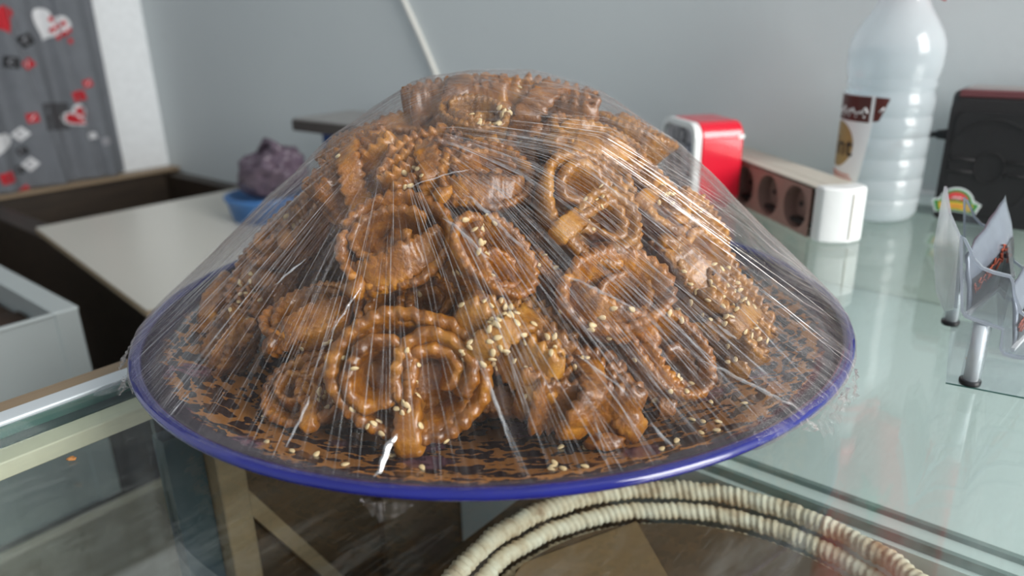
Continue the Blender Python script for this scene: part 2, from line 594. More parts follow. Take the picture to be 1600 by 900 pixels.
bm = bmesh.new()
n, k = 16, 28
grid = []
for j in range(k + 1):
    row = []
    for i in range(n + 1):
        s, t = i / n, j / k
        z0 = 0.0 + abs(s - 0.24) * (0.115 if s < 0.24 else 0.058)
        y = 0.065 - 0.135 * s
        z = z0 + (0.36 - z0) * t
        row.append(bm.verts.new((flag_x(y, z), y, z)))
    grid.append(row)
for j in range(k):
    for i in range(n):
        bm.faces.new((grid[j][i], grid[j][i + 1], grid[j + 1][i + 1], grid[j + 1][i]))
o = obj('cloth', bm, M['flag_red'], fl, smooth=True)
o.modifiers.new('s', 'SOLIDIFY').thickness = 0.0008
bm = bmesh.new()
cy, cz, ro, ri = 0.008, 0.122, 0.032, 0.013
pts = []
for i in range(10):
    a = PI / 2 + i * PI / 5
    rr = ro if i % 2 == 0 else ri
    pts.append((cy + rr * math.cos(a), cz + rr * math.sin(a)))
vs = [bm.verts.new((flag_x(p[0], p[1]) - 0.0015, p[0], p[1])) for p in pts]
vc = bm.verts.new((flag_x(cy, cz) - 0.0015, cy, cz))
for i in range(10): bm.faces.new((vs[i], vs[(i + 1) % 10], vc))
obj('star', bm, M['flag_green'], fl)
obj('hanging_rod', tube(bmesh.new(), [(-0.006, 0.085, 0.36), (-0.006, -0.09, 0.36)], 0.005), M['dark_wood'], fl, smooth=True)

# ------------------------------------------------------------------ curtain
cu = empty('curtain', W(0, 1.768, 0), ROT)
tag(cu, 'grey curtain printed with red and white hearts beside the white jamb', 'curtain')


def cur_y(u, z):
    f = 0.5 + 0.5 * math.tanh((u - 0.2) * 3)
    d = 0.013 * math.sin((u + 0.05 * z) * 62) + 0.005 * math.sin(u * 121 + 1.0)
    for c in (0.585 - 0.12 * (z - 0.1), 0.668 - 0.10 * (z - 0.05)):
        d += 0.012 * math.exp(-((u - c) / 0.006) ** 2)
    return d * f


bm = bmesh.new()
nu, nz_ = 220, 46
rows = []
for j in range(nz_ + 1):
    z = -0.127 + 1.227 * j / nz_
    rows.append([bm.verts.new((u, cur_y(u, z), z)) for u in [-0.15 + (0.738 + 0.15) * i / nu for i in range(nu + 1)]])
for j in range(nz_):
    for i in range(nu):
        bm.faces.new((rows[j][i], rows[j][i + 1], rows[j + 1][i + 1], rows[j + 1][i]))
cl = obj('cloth', bm, M['curtain'], cu, smooth=True)
obj('curtain_rod', tube(bmesh.new(), [(-0.2, 0.0, 1.11), (0.76, 0.0, 1.11)], 0.009), M['black'], cu, smooth=True)


def heart_pts(c, s, rot=0.0):
    pts = []
    for i in range(28):
        t = 2 * PI * i / 28
        x = 16 * math.sin(t) ** 3
        y = 13 * math.cos(t) - 5 * math.cos(2 * t) - 2 * math.cos(3 * t) - math.cos(4 * t)
        x, y = x / 17 * s, y / 17 * s
        pts.append((c[0] + x * math.cos(rot) - y * math.sin(rot), c[1] + x * math.sin(rot) + y * math.cos(rot)))
    return pts


def rect_pts(c, w, h, rot):
    return [(c[0] + x * math.cos(rot) - y * math.sin(rot), c[1] + x * math.sin(rot) + y * math.cos(rot))
            for x, y in ((-w, -h), (w, -h), (w, h), (-w, h))]


def decal(name, pts, mat, lift):
    bm = bmesh.new()
    f = bm.faces.new([bm.verts.new((p[0], 0, p[1])) for p in pts])
    bmesh.ops.triangulate(bm, faces=[f])
    for _ in range(3):
        bmesh.ops.subdivide_edges(bm, edges=[e for e in bm.edges if e.calc_length() > 0.006], cuts=1)
        bmesh.ops.triangulate(bm, faces=bm.faces)
    for v in bm.verts: v.co.y = cur_y(v.co.x, v.co.z) - lift
    return obj(name, bm, mat, cu, smooth=True)


decal('printed_heart', heart_pts((0.643, 0.196), 0.036, R(-28)), M['print_white'], 0.0012)
for i in range(4):
    for j in range(4):
        if (i + j) % 2 == 0:
            decal('printed_check', rect_pts((0.646 + i * 0.009 - j * 0.001, 0.206 - j * 0.0105 - i * 0.004), 0.0042, 0.005, R(-25)), M['print_red'], 0.0022)
decal('printed_heart', heart_pts((0.655, 0.008), 0.028, R(38)), M['print_white'], 0.0012)
decal('printed_heart', heart_pts((0.657, 0.007), 0.022, R(38)), M['print_red'], 0.0020)
for i in range(3):
    decal('printed_check', rect_pts((0.650 + i * 0.008, 0.016 - i * 0.008), 0.003, 0.004, R(30)), M['print_white'], 0.0027)
decal('printed_heart', heart_pts((0.552, 0.208), 0.030, R(20)), M['print_red'], 0.0012)
decal('printed_heart', heart_pts((0.494, -0.026), 0.030, R(-20)), M['print_white'], 0.0012)
decal('printed_patch', rect_pts((0.616, 0.012), 0.026, 0.028, R(-6)), M['print_dark'], 0.0009)
for c, w_, rot, mt in (((0.589, 0.167), 0.013, 25, 'print_black'), ((0.554, 0.126), 0.013, -10, 'print_black'), ((0.583, 0.121), 0.010, 35, 'print_red'),
                       ((0.687, 0.075), 0.009, 15, 'print_red'), ((0.666, 0.050), 0.012, 10, 'print_red'), ((0.567, 0.015), 0.011, 5, 'print_red'),
                       ((0.542, -0.016), 0.012, 40, 'print_white'), ((0.546, -0.079), 0.012, 40, 'print_white'), ((0.538, -0.051), 0.009, 20, 'print_black'),
                       ((0.525, -0.088), 0.009, -20, 'print_black'), ((0.494, -0.098), 0.013, 8, 'print_red'), ((0.524, -0.134), 0.012, 20, 'print_red'),
                       ((0.676, -0.036), 0.008, 5, 'print_white'), ((0.700, -0.05), 0.010, 5, 'print_grey')):
    decal('printed_tile', rect_pts(c, w_, w_ * 0.85, R(rot)), M[mt], 0.0014)
    if mt != 'print_red':
        dark = mt == 'print_black'
        ring = [(c[0] + w_ * 0.55 * math.cos(t), c[1] + w_ * 0.5 * math.sin(t)) for t in [R(40 + 28 * q) for q in range(10)]]
        ring += [(c[0] + w_ * 0.38 * math.cos(t), c[1] + w_ * 0.34 * math.sin(t)) for t in [R(40 + 28 * q) for q in range(9, -1, -1)]]
        decal('printed_letter', ring, M['print_grey' if dark else 'print_grey'], 0.0022)
    else:
        decal('printed_letter', rect_pts(c, w_ * 0.5, w_ * 0.13, R(rot + 40)), M['print_white'] if w_ < 0.012 else M['print_dark'], 0.0022)

# ------------------------------------------------------------------ dark trough table with board, metal box
tr_ = empty('trough_table', W(0.0, 1.1, -0.95), ROT)
tag(tr_, 'dark wooden trough table along the curtain wall', 'table')
for nm, b, mt in (('bottom', (-0.9, 0.849, -0.26, 0.655, 0.595, 0.613), 'dark_wood'),
                  ('front_apron', (-0.9, 0.849, -0.277, -0.2605, 0.28, 0.615), 'beige_panel'),
                  ('back_rail', (-0.9, 0.849, 0.6555, 0.685, 0.595, 0.812), 'dark_wood'),
                  ('rail_cap', (-0.9, 0.849, 0.645, 0.690, 0.8122, 0.820), 'tan_wood'),
                  ('wall_rail', (0.815, 0.849, -0.26, 0.655, 0.613, 0.808), 'dark_wood'),
                  ('cross_beam', (0.40, 0.44, -0.26, 0.655, 0.613, 0.8215), 'dark_wood'),
                  ('leg', (0.78, 0.84, 0.59, 0.65, 0.0, 0.595), 'dark_wood'),
                  ('leg', (0.78, 0.84, -0.255, -0.20, 0.0, 0.595), 'dark_wood'),
                  ('leg', (-0.89, -0.83, 0.59, 0.65, 0.0, 0.595), 'dark_wood'),
                  ('leg', (-0.89, -0.83, -0.255, -0.20, 0.0, 0.595), 'dark_wood')):
    obj(nm, bx(*b), M[mt], tr_, bevel=0.002)

bd = empty('white_board', W(0.60, 1.05, -0.128), ROT)
tag(bd, 'cream white laminate board lying across the dark trough', 'board')
bm = bmesh.new()
prism(bm, [(-0.197, 0.310), (0.21, 0.300), (0.21, -0.36), (-0.262, -0.215)], 'z', 0.0, 0.0085)
obj('core', bm, M['board_edge'], bd)
bm = bmesh.new()
prism(bm, [(-0.1965, 0.3095), (0.2095, 0.2995), (0.2095, -0.3595), (-0.2615, -0.2145)], 'z', 0.0086, 0.0096)
obj('laminate', bm, M['board'], bd)

mb = empty('metal_box', W(0.0, 1.02, -0.3365), ROT)
tag(mb, 'open galvanised metal box standing in the dark trough', 'box')
T = 0.0016
# walls: v from -.165 (toward the counter) to .22, u from -.3 to .273
obj('front_panel', bx(-0.30, 0.262, -0.166, -0.1644, 0.0, 0.236), M['galv'], mb)
obj('corner_fold', bx(0.250, 0.2735, -0.1685, -0.1662, 0.0, 0.238), M['galv'], mb, bevel=0.0006)
obj('side_panel', bx(0.2715, 0.2735, -0.166, 0.24, 0.0, 0.236), M['galv'], mb)
obj('side_panel', bx(-0.30, -0.298, -0.166, 0.24, 0.0, 0.236), M['galv'], mb)
obj('back_panel', bx(-0.30, 0.2735, 0.24, 0.2416, 0.0, 0.236), M['galv'], mb)
obj('rolled_rim', bx(0.250, 0.2755, -0.166, 0.24, 0.235, 0.2385), M['galv'], mb, bevel=0.001)
obj('rolled_rim', bx(-0.30, 0.25, -0.168, -0.162, 0.235, 0.2385), M['galv'], mb, bevel=0.001)
obj('base_sheet', bx(-0.298, 0.2715, -0.164, 0.24, 0.0, 0.002), M['galv'], mb)
bm = bmesh.new()
bmesh.ops.create_grid(bm, x_segments=40, y_segments=30, size=0.5)
for v in bm.verts:
    v.co.x = -0.012 + v.co.x * 0.56; v.co.y = 0.038 + v.co.y * 0.40
    v.co.z = 0.186 + 0.012 * noise.noise(Vector((v.co.x * 14, v.co.y * 14, 3.1))) + 0.005 * noise.noise(Vector((v.co.x * 60, v.co.y * 60, 1.0)))
tag(obj('charred_residue', bm, M['tray_fill'], mb, smooth=True), kind='stuff')

# blue scale with grey platter, purple bag
sc = empty('kitchen_scale', W(0.758, 0.955, -0.1184), ROT)
tag(sc, 'navy blue kitchen scale with a flat grey platter on the white board', 'scale')
obj('foot_body', prism(bmesh.new(), rrect(-0.045, 0.045, -0.065, 0.060, 0.02), 'z', 0.0, 0.09), M['blue_pl'], sc, bevel=0.006)
obj('neck', prism(bmesh.new(), rrect(-0.035, 0.04, -0.055, 0.050, 0.015), 'z', 0.088, 0.146), M['navy'], sc, bevel=0.005)
obj('platter', prism(bmesh.new(), rrect(-0.062, 0.062, -0.085, 0.083, 0.006), 'z', 0.146, 0.163), M['dark_edge'], sc, bevel=0.002)
obj('platter_top', prism(bmesh.new(), rrect(-0.060, 0.060, -0.083, 0.081, 0.006), 'z', 0.1631, 0.1655), M['scale_grey'], sc, bevel=0.001)

tb = empty('plastic_tub', W(0.672, 1.098, -0.1184), ROT)
tag(tb, 'small blue plastic tub under a purple bag on the white board', 'tub')
obj('shell', lathe([(0, 0.001), (0.056, 0.0), (0.064, 0.034), (0.067, 0.036), (0.067, 0.041), (0.062, 0.041), (0.054, 0.006), (0, 0.005)], 40), M['blue_pl'], tb, smooth=True)
pb = empty('plastic_bag', W(0.668, 1.085, -0.0772), ROT)
tag(pb, 'crumpled purple plastic bag heaped on the blue tub', 'bag')
bm = bmesh.new()
bmesh.ops.create_icosphere(bm, subdivisions=5, radius=1.0)
for v in bm.verts:
    p = v.co.copy()
    nn = noise.noise(p * 1.6) * 0.35 - abs(noise.noise(p * 3.3 + Vector((3, 1, 0)))) * 0.9 + 0.2
    v.co = Vector((p.x * 0.046, p.y * 0.066, 0.036 + p.z * 0.044)) * (1 + nn * 0.35)
    v.co.y -= v.co.z * 0.55
    if v.co.z < 0: v.co.z *= 0.03
obj('bag_body', bm, M['purple'], pb, smooth=True)
bm = bmesh.new()
tube(bm, [(-0.01, -0.020, 0.075), (-0.012, -0.035, 0.093), (-0.012, -0.052, 0.090), (-0.012, -0.068, 0.078)], [0.010, 0.006, 0.005, 0.011], 8)
obj('bag_knot', bm, M['purple'], pb, smooth=True)

# ------------------------------------------------------------------ display counter
VG = 0.413
dc = empty('display_counter', W(0.2, 0.0, -0.95), ROT)
tag(dc, 'glass topped display counter with aluminium and cream edging', 'counter')
Z0 = 0.95


def dpart(nm, u0, u1, v0, v1, z0, z1, mt, bevel=0.0):
    return obj(nm, bx(u0 - 0.2, u1 - 0.2, v0, v1, z0 + Z0, z1 + Z0), M[mt], dc, bevel=bevel)


UA, UB, VN = -0.45, 0.845, -0.62
dpart('glass_top', UA, UB, VN, VG, -0.006, 0.0, 'glass')
dpart('glass_side_edge', UA, UB, VG + 0.0002, VG + 0.0016, -0.006, -0.0002, 'glass_edge')
dpart('gasket', UA, UB, VG - 0.008, VG + 0.006, -0.011, -0.0063, 'rubber')
dpart('aluminium_edge', UA, UB, VG + 0.003, VG + 0.0165, -0.03, 0.0015, 'alu', 0.001)
dpart('tan_ledge', UA, UB, VG + 0.0167, VG + 0.031, -0.03, 0.0005, 'tan_wood', 0.001)
dpart('cream_ledge', UA, UB, VG - 0.024, VG - 0.0082, -0.016, -0.0066, 'cream', 0.001)
dpart('upper_side_panel', 0.183, UB, VG + 0.004, VG + 0.014, -0.07, -0.03, 'dark_wood')
dpart('side_glass', UA, 0.160, VG + 0.005, VG + 0.010, -0.45, -0.0305, 'glass')
dpart('teal_upright', 0.160, 0.1825, VG - 0.002, VG + 0.012, -0.45, -0.045, 'teal')
dpart('side_panel', 0.181, 0.317, VG + 0.004, VG + 0.014, -0.45, -0.07, 'shelf_wood')
dpart('side_panel', 0.317, UB, VG - 0.004, VG + 0.014, -0.45, -0.03, 'brown_panel')
dpart('corner_post', 0.183, 0.202, VG - 0.016, VG + 0.004, -0.45, -0.018, 'cream_wood', 0.002)
bm = bmesh.new()
prism(bm, [(0.0, -0.092 + Z0), (0.085, -0.245 + Z0), (0.077, -0.250 + Z0), (-0.006, -0.103 + Z0)], 'y', VG - 0.008, VG + 0.004)
obj('brace', bm, M['cream_wood'], dc)
dpart('case_floor', UA, 0.405, VN, VG, -0.47, -0.45, 'shelf_wood')
dpart('basket_shelf', UA, 0.405, VN, 0.305, -0.166, -0.156, 'shelf_wood')
# pale compartment toward the wall
dpart('pale_shelf', 0.405, UB, VN, VG - 0.006, -0.11, -0.100, 'pale')
dpart('pale_front', 0.405, 0.409, VN, VG - 0.006, -0.45, -0.11, 'pale')
dpart('sliding_rail', 0.409, 0.4125, VN, 0.40, -0.0998, -0.094, 'groove')
dpart('sliding_rail', 0.4125, 0.428, VN, 0.40, -0.0998, -0.0975, 'pale')
dpart('sliding_rail', 0.428, 0.432, VN, 0.40, -0.0998, -0.094, 'groove')
dpart('pale_post', 0.412, 0.428, 0.172, 0.188, -0.0974, -0.0066, 'pale2', 0.001)
dpart('back_frame', UB - 0.012, UB, VN, VG, -0.0995, -0.0066, 'pale2', 0.001)
dpart('plinth', UA, UB, VN, VG + 0.014, -0.95, -0.47, 'brown_panel')

# ------------------------------------------------------------------ basket under the glass
BK = (0.0884, 0.2711, -0.156)
bk = empty('woven_basket', BK)
tag(bk, 'round coiled straw basket under the counter glass', 'basket')
for (rr, zz, cr, nm) in ((0.1385, 0.054, 0.0062, 'rim_coil'), (0.1310, 0.043, 0.0056, 'wall_coil'), (0.1240, 0.032, 0.0056, 'wall_coil'), (0.1180, 0.021, 0.0056, 'wall_coil'), (0.1130, 0.0105, 0.0056, 'wall_coil')):
    # a coil of whipped straw: one stitch bulge every few millimetres
    bm = bmesh.new()
    nst = int(2 * PI * rr / 0.0042)
    segs = nst * 4
    rings = []
    for i in range(segs):
        a = 2 * PI * i / segs
        ph = (i % 4) / 4
        bul = 0.84 + 0.17 * math.sin(PI * ph) + 0.16 * noise.noise(Vector((i * 0.31, rr * 90, 0)))
        jit = 0.0016 * noise.noise(Vector((a * 9, rr * 50, 4)))
        ring = []
        for k in range(9):
            b = 2 * PI * k / 9
            sk = 0.012 * math.sin(b)
            q = rr + jit + cr * bul * math.cos(b)
            ring.append(bm.verts.new((q * math.cos(a + sk), q * math.sin(a + sk), zz + cr * bul * math.sin(b))))
        rings.append(ring)
    for i in range(segs):
        A, B = rings[i], rings[(i + 1) % segs]
        for k in range(9):
            bm.faces.new((A[k], A[(k + 1) % 9], B[(k + 1) % 9], B[k]))
    obj(nm, bm, M['coil'], bk, smooth=True)
obj('base', lathe([(0, 0.0), (0.117, 0.0), (0.117, 0.007), (0, 0.007)], 48), M['coil'], bk)


def sheet(name, pts, z, mat, label, wav=0.0015):
    bm = bmesh.new()
    prism(bm, pts, 'z', 0.0, 0.0012)
    o = obj(name, bm, mat)
    o.location = (BK[0], BK[1], z)
    tag(o, label, 'paper')
    return o


def arc(r, a0, a1, n=18):
    return [(r * math.cos(R(a0 + (a1 - a0) * i / n)), r * math.sin(R(a0 + (a1 - a0) * i / n))) for i in range(n + 1)]


sheet('paper_sheet', arc(0.121, -150, 138, 40), -0.1165, M['kraft_dark'], 'dark brown paper sheet lining the straw basket')
sheet('paper_flap', [(-0.012, 0.121), (0.018, -0.03), (0.0, -0.10), (-0.10, -0.06), (-0.116, 0.03), (-0.085, 0.085)], -0.1148, M['kraft'], 'lighter brown paper flap folded over the dark sheet in the straw basket')

# ------------------------------------------------------------------ plate
PC = Vector((-0.0109, 0.4185, 0.0))
RIM = 0.035
pl = empty('serving_plate', PC)
tag(pl, 'large round patterned serving plate with a cobalt blue lip under the pastries', 'plate')
obj('painted_dish', lathe([(0, 0.0085), (0.10, 0.0085), (0.125, 0.0105), (0.150, 0.0165), (0.175, 0.0245), (0.1945, 0.0318), (0.1945, 0.0290),
                           (0.172, 0.0205), (0.145, 0.0125), (0.12, 0.0065), (0.10, 0.0045), (0, 0.0045)], 128), M['plate'], pl, smooth=True)
bm = bmesh.new()
prof = [(0.1970 + 0.0031 * math.cos(2 * PI * k / 12), 0.0322 + 0.0025 * math.sin(2 * PI * k / 12)) for k in range(12)]
lathe(prof, 128, bm, closed=True)
obj('blue_lip', bm, M['cobalt'], pl, smooth=True)
obj('foot_ring', lathe([(0.085, 0.0046), (0.085, 0.0), (0.090, 0.0), (0.093, 0.0046)], 64, closed=True), M['plate_under'], pl, smooth=True)

# ------------------------------------------------------------------ honey pastries
random.seed(11)


def ribbon(pts, wdir, width, th=0.0047, amp=0.0011, period=0.0047, seed=0.0, taper=0.0, step=0.0013):
    """a strip of dough with pinked edges swept along pts; wdir gives the strip's width direction"""
    P = [Vector(p) for p in pts]
    # resample by arc length
    L = [0.0]
    for a, b in zip(P, P[1:]): L.append(L[-1] + (b - a).length)
    n = max(6, int(L[-1] / step))
    bm = bmesh.new()
    rings = []
    K = 12
    j = 0
    Q = []
    for i in range(n + 1):
        s = L[-1] * i / n
        while j < len(P) - 2 and L[j + 1] < s: j += 1
        t = (s - L[j]) / max(1e-9, L[j + 1] - L[j])
        Q.append(P[j].lerp(P[j + 1], t))
    for i, q in enumerate(Q):
        s = L[-1] * i / n
        u = i / n
        T = (Q[min(i + 1, n)] - Q[max(i - 1, 0)]).normalized()
        Wd = Vector(wdir(u) if callable(wdir) else wdir).normalized()
        N = T.cross(Wd).normalized()
        Wd = N.cross(T).normalized()
        e = 1.0
        ends = min(u, 1 - u) * L[-1]
        if ends < 0.006: e = math.sqrt(max(0.02, 1 - (1 - ends / 0.006) ** 2))
        if taper: e *= 1 - taper * u
        w = (width(u) if callable(width) else width) * 0.5 * (0.55 + 0.45 * e)
        t2 = th * 0.5 * e
        ring = []
        for k in range(K):
            a = 2 * PI * (k + 0.5) / K
            c, d = math.cos(a), math.sin(a)
            cc = math.copysign(abs(c) ** 0.45, c); dd = math.copysign(abs(d) ** 0.75, d)
            tooth = abs(math.sin(PI * (s / period) + (0.6 if c > 0 else 1.9) + seed)) * 2 - 1.1
            edge = max(0.0, abs(cc) - 0.55) / 0.45
            off = Wd * (cc * (w + amp * tooth * edge)) + N * (dd * t2 * (1.0 + 0.25 * edge))
            off += N * (amp * 0.40 * edge * math.sin(2 * PI * s / period + seed + (0 if c > 0 else 2.0)))
            p = q + off
            v3 = Vector((p.x * 95 + seed * 7, p.y * 95, p.z * 95))
            p += N * (0.0016 * noise.noise(v3)) + Wd * (0.0009 * noise.noise(v3 * 1.7 + Vector((5, 5, 5))))
            p += N * (dd * 0.0010 * noise.noise(v3 * 3.1)) + N * (dd * 0.0006 * noise.noise(v3 * 6.5))
            ring.append(bm.verts.new(p))
        rings.append(ring)
    for A, B in zip(rings, rings[1:]):
        for k in range(K): bm.faces.new((A[k], A[(k + 1) % K], B[(k + 1) % K], B[k]))
    bm.faces.new(rings[0][::-1]); bm.faces.new(rings[-1])
    bmesh.ops.recalc_face_normals(bm, faces=bm.faces)
    me = bpy.data.meshes.new('dough_strip')
    bm.to_mesh(me); bm.free()
    me.polygons.foreach_set('use_smooth', [True] * len(me.polygons))
    return me


def spiral(cx, cy, rx, ry, a0, a1, f0, f1, n=90, z0=0.0, z1=0.0):
    out = []
    for i in range(n + 1):
        t = i / n
        a = R(a0 + (a1 - a0) * t); f = f0 + (f1 - f0) * t
        out.append((cx + rx * f * math.cos(a), cy + ry * f * math.sin(a), z0 + (z1 - z0) * t))
    return out


def tilt(k, ph, fl=0.0, a0=0.0, a1=0.0):
    """width direction along a strip: mostly the axis, wobbling, flared outward toward the open face"""
    def f(u):
        a = R(a0 + (a1 - a0) * u)
        return (k * math.sin(u * 9 + ph) + fl * math.cos(a), k * math.cos(u * 7 + ph) + fl * math.sin(a), 1.0)
    return f


def core(rx, ry, h, sd, z=-0.006):
    """the knotted middle where the strips cross"""
    bm = bmesh.new()
    bmesh.ops.create_icosphere(bm, subdivisions=4, radius=1.0)
    for v in bm.verts:
        p = v.co.copy()
        q = Vector((p.x * rx, p.y * ry, p.z * h))
        k = noise.noise(p * 2.2 + Vector((sd, 0, 3))) * 0.35 + noise.noise(p * 5.0 + Vector((0, sd, 1))) * 0.22
        rid = 0.10 * math.sin(p.x * 9 + 3 * p.y + sd)
        v.co = q * (1 + k + rid) + Vector((0, 0, z))
    me = bpy.data.meshes.new('dough_core')
    bm.to_mesh(me); bm.free()
    me.polygons.foreach_set('use_smooth', [True] * len(me.polygons))
    return me


def make_variant(kind, sd):
    rg = random.Random(sd)
    j = lambda a: rg.uniform(-a, a)
    parts = []
    if kind == 'roseA':
        parts.append(('outer_ribbon', ribbon(spiral(0, 0, 0.0275, 0.0205, -95, 320 + j(30), 1.0, 0.90, 120, 0, -0.003), tilt(0.14, sd, 0.42, -95, 320), 0.024, 0.0056, seed=sd)))
        parts.append(('folded_core', core(0.021, 0.015, 0.006, sd)))
        parts.append(('inner_curl', ribbon(spiral(-0.0115, -0.001, 0.0125, 0.0135, -60, 400 + j(40), 1.0, 0.30, 90, 0.002, 0.0), tilt(0.18, sd + 2, 0.40, -60, 400), 0.024, 0.0054, seed=sd + 1)))
        parts.append(('inner_curl', ribbon(spiral(0.0105, 0.0005, 0.0135, 0.0150, 250, -70 + j(30), 1.0, 0.72, 80, 0.001, 0.004), tilt(0.18, sd + 4, 0.40, 250, -70), 0.023, 0.0054, seed=sd + 2)))
        parts.append(('inner_curl', ribbon(spiral(0.010, 0.001, 0.0085, 0.0095, 220, -60 + j(30), 1.0, 0.6, 60, 0.003, 0.0), tilt(0.2, sd + 5, 0.3, 220, -60), 0.021, 0.0052, seed=sd + 3)))
        parts.append(('inner_curl', ribbon(spiral(0.0, 0.0015, 0.0235, 0.0165, 215, -35 + j(20), 1.0, 0.97, 80, -0.004, -0.002), tilt(0.15, sd + 6, 0.45, 215, -35), 0.020, 0.0050, seed=sd + 5)))
        parts.append(('tail_nub', ribbon([(0.0, -0.008, 0.004), (0.001, -0.016, 0.009), (0.001, -0.024, 0.010), (0.002, -0.031, 0.007)], (1, 0, 0.15), 0.0105, 0.0085, 0.0006, seed=sd)))
    elif kind == 'roseB':
        parts.append(('outer_ribbon', ribbon(spiral(0, 0.002, 0.0260, 0.0215, 150, -230 + j(30), 1.0, 0.93, 110, -0.002, 0.002), tilt(0.18, sd, 0.40, 150, -230), 0.024, 0.0056, seed=sd)))
        parts.append(('folded_core', core(0.019, 0.015, 0.006, sd + 1)))
        parts.append(('inner_curl', ribbon(spiral(-0.003, 0.003, 0.0200, 0.0155, 20, 420 + j(40), 0.98, 0.40, 110, 0.0, 0.003), tilt(0.18, sd + 3, 0.42, 20, 420), 0.024, 0.0056, seed=sd + 1)))
        parts.append(('tongue', ribbon([(-0.026, -0.014, 0.004), (-0.012, -0.016, 0.011), (0.004, -0.012, 0.013), (0.018, -0.008, 0.009), (0.026, 0.0, 0.002)], (0.15, 1, 0.45), 0.019, 0.0064, 0.0012, seed=sd + 2)))
        parts.append(('tail_nub', ribbon([(-0.018, -0.010, 0.006), (-0.022, -0.018, 0.009), (-0.026, -0.023, 0.006)], (0.6, -0.3, 0.5), 0.011, 0.008, 0.0006, seed=sd)))
    elif kind == 'fold':
        # strip folded back on itself: long flat panels one behind another
        path = []
        ys = (-0.0135, -0.0045, 0.0045, 0.0135)
        for r_, y in enumerate(ys):
            xs = [-0.024 + 0.048 * i / 14 for i in range(15)]
            if r_ % 2: xs = xs[::-1]
            for x in xs:
                path.append((x * (1 - 0.07 * r_), y + 0.0045 * math.cos(x * 60) + 0.001 * math.sin(x * 210 + sd), 0.0025 * r_ * 0.5))
            if r_ < 3:
                sx = 1 if r_ % 2 == 0 else -1
                path.append((sx * 0.0275 * (1 - 0.07 * r_), y + 0.0042 - 0.0015, 0.001 * r_))
        parts.append(('folded_ribbon', ribbon(path, tilt(0.10, sd), 0.027, 0.0062, 0.0019, 0.0054, sd)))
        parts.append(('cross_strip', ribbon([(-0.006, -0.018, -0.012), (-0.004, -0.021, 0.0), (0.002, -0.016, 0.012), (0.004, 0.0, 0.016), (0.006, 0.014, 0.012)], (1, 0.2, 0), 0.013, 0.005, 0.0012, seed=sd + 1)))
        parts.append(('tail_nub', ribbon([(0.018, -0.012, 0.0), (0.026, -0.015, -0.004), (0.032, -0.014, -0.010)], (0.2, 0.3, 1), 0.013, 0.0075, 0.0009, seed=sd)))
    else:
        parts.append(('outer_ribbon', ribbon(spiral(0, 0, 0.0255, 0.0185, 100, 100 + 400 + j(20), 1.0, 0.88, 110, 0, 0.006), tilt(0.22, sd, 0.30, 100, 500), 0.029, 0.0062, 0.0013, seed=sd)))
        parts.append(('inner_curl', ribbon(spiral(0.008, 0.002, 0.0125, 0.0100, -120, 190 + j(30), 1.0, 0.55, 70, -0.002, -0.004), tilt(0.25, sd + 1, 0.35, -120, 190), 0.025, 0.0058, seed=sd + 2)))
        parts.append(('tongue', ribbon([(-0.024, 0.004, 0.006), (-0.016, -0.010, 0.012), (-0.002, -0.018, 0.010), (0.014, -0.018, 0.003)], (0.3, 0.5, 1), 0.019, 0.0060, 0.0014, seed=sd + 3)))
        parts.append(('tail_nub', ribbon([(0.010, -0.014, 0.002), (0.012, -0.022, 0.004), (0.016, -0.028, 0.001)], (1, 0.2, 0.3), 0.010, 0.007, 0.0006, seed=sd)))
    return parts


VAR = {}
for kd in ('roseA', 'roseB', 'fold', 'curl'):
    VAR[kd] = [make_variant(kd, 1.7 + q * 3.1) for q in range(3)]
for kd in VAR:
    for vs in VAR[kd]:
        for nm, me in vs: me.materials.append(M['golden'])
VART = {}
for kd in VAR:
    VART[kd] = []
    for vs in VAR[kd]:
        c = []
        for nm, me in vs:
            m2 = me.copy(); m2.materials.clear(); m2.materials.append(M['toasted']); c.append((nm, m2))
        VART[kd].append(c)

# one sesame seed
bm = bmesh.new()
bmesh.ops.create_icosphere(bm, subdivisions=2, radius=1.0)
for v in bm.verts:
    t = v.co.x
    v.co = Vector((v.co.x * 0.00185, v.co.y * 0.00115 * (1 - 0.30 * t), v.co.z * 0.00062))
seed_me = bpy.data.meshes.new('sesame_seed')
bm.to_mesh(seed_me); bm.free()
seed_me.materials.append(M['sesame'])
seed_me.polygons.foreach_set('use_smooth', [True] * len(seed_me.polygons))

CAMP = Vector((0, 0, 0.191))
HULL = []          # points the film is stretched over


def face_cloud(parts):
    pts, nrm, ar = [], [], []
    for nm, me in parts:
        for p in me.polygons:
            pts.append(p.center.copy()); nrm.append(p.normal.copy()); ar.append(p.area)
    return pts, nrm, ar


CLOUD = {k: [face_cloud(v) for v in VAR[k]] for k in VAR}


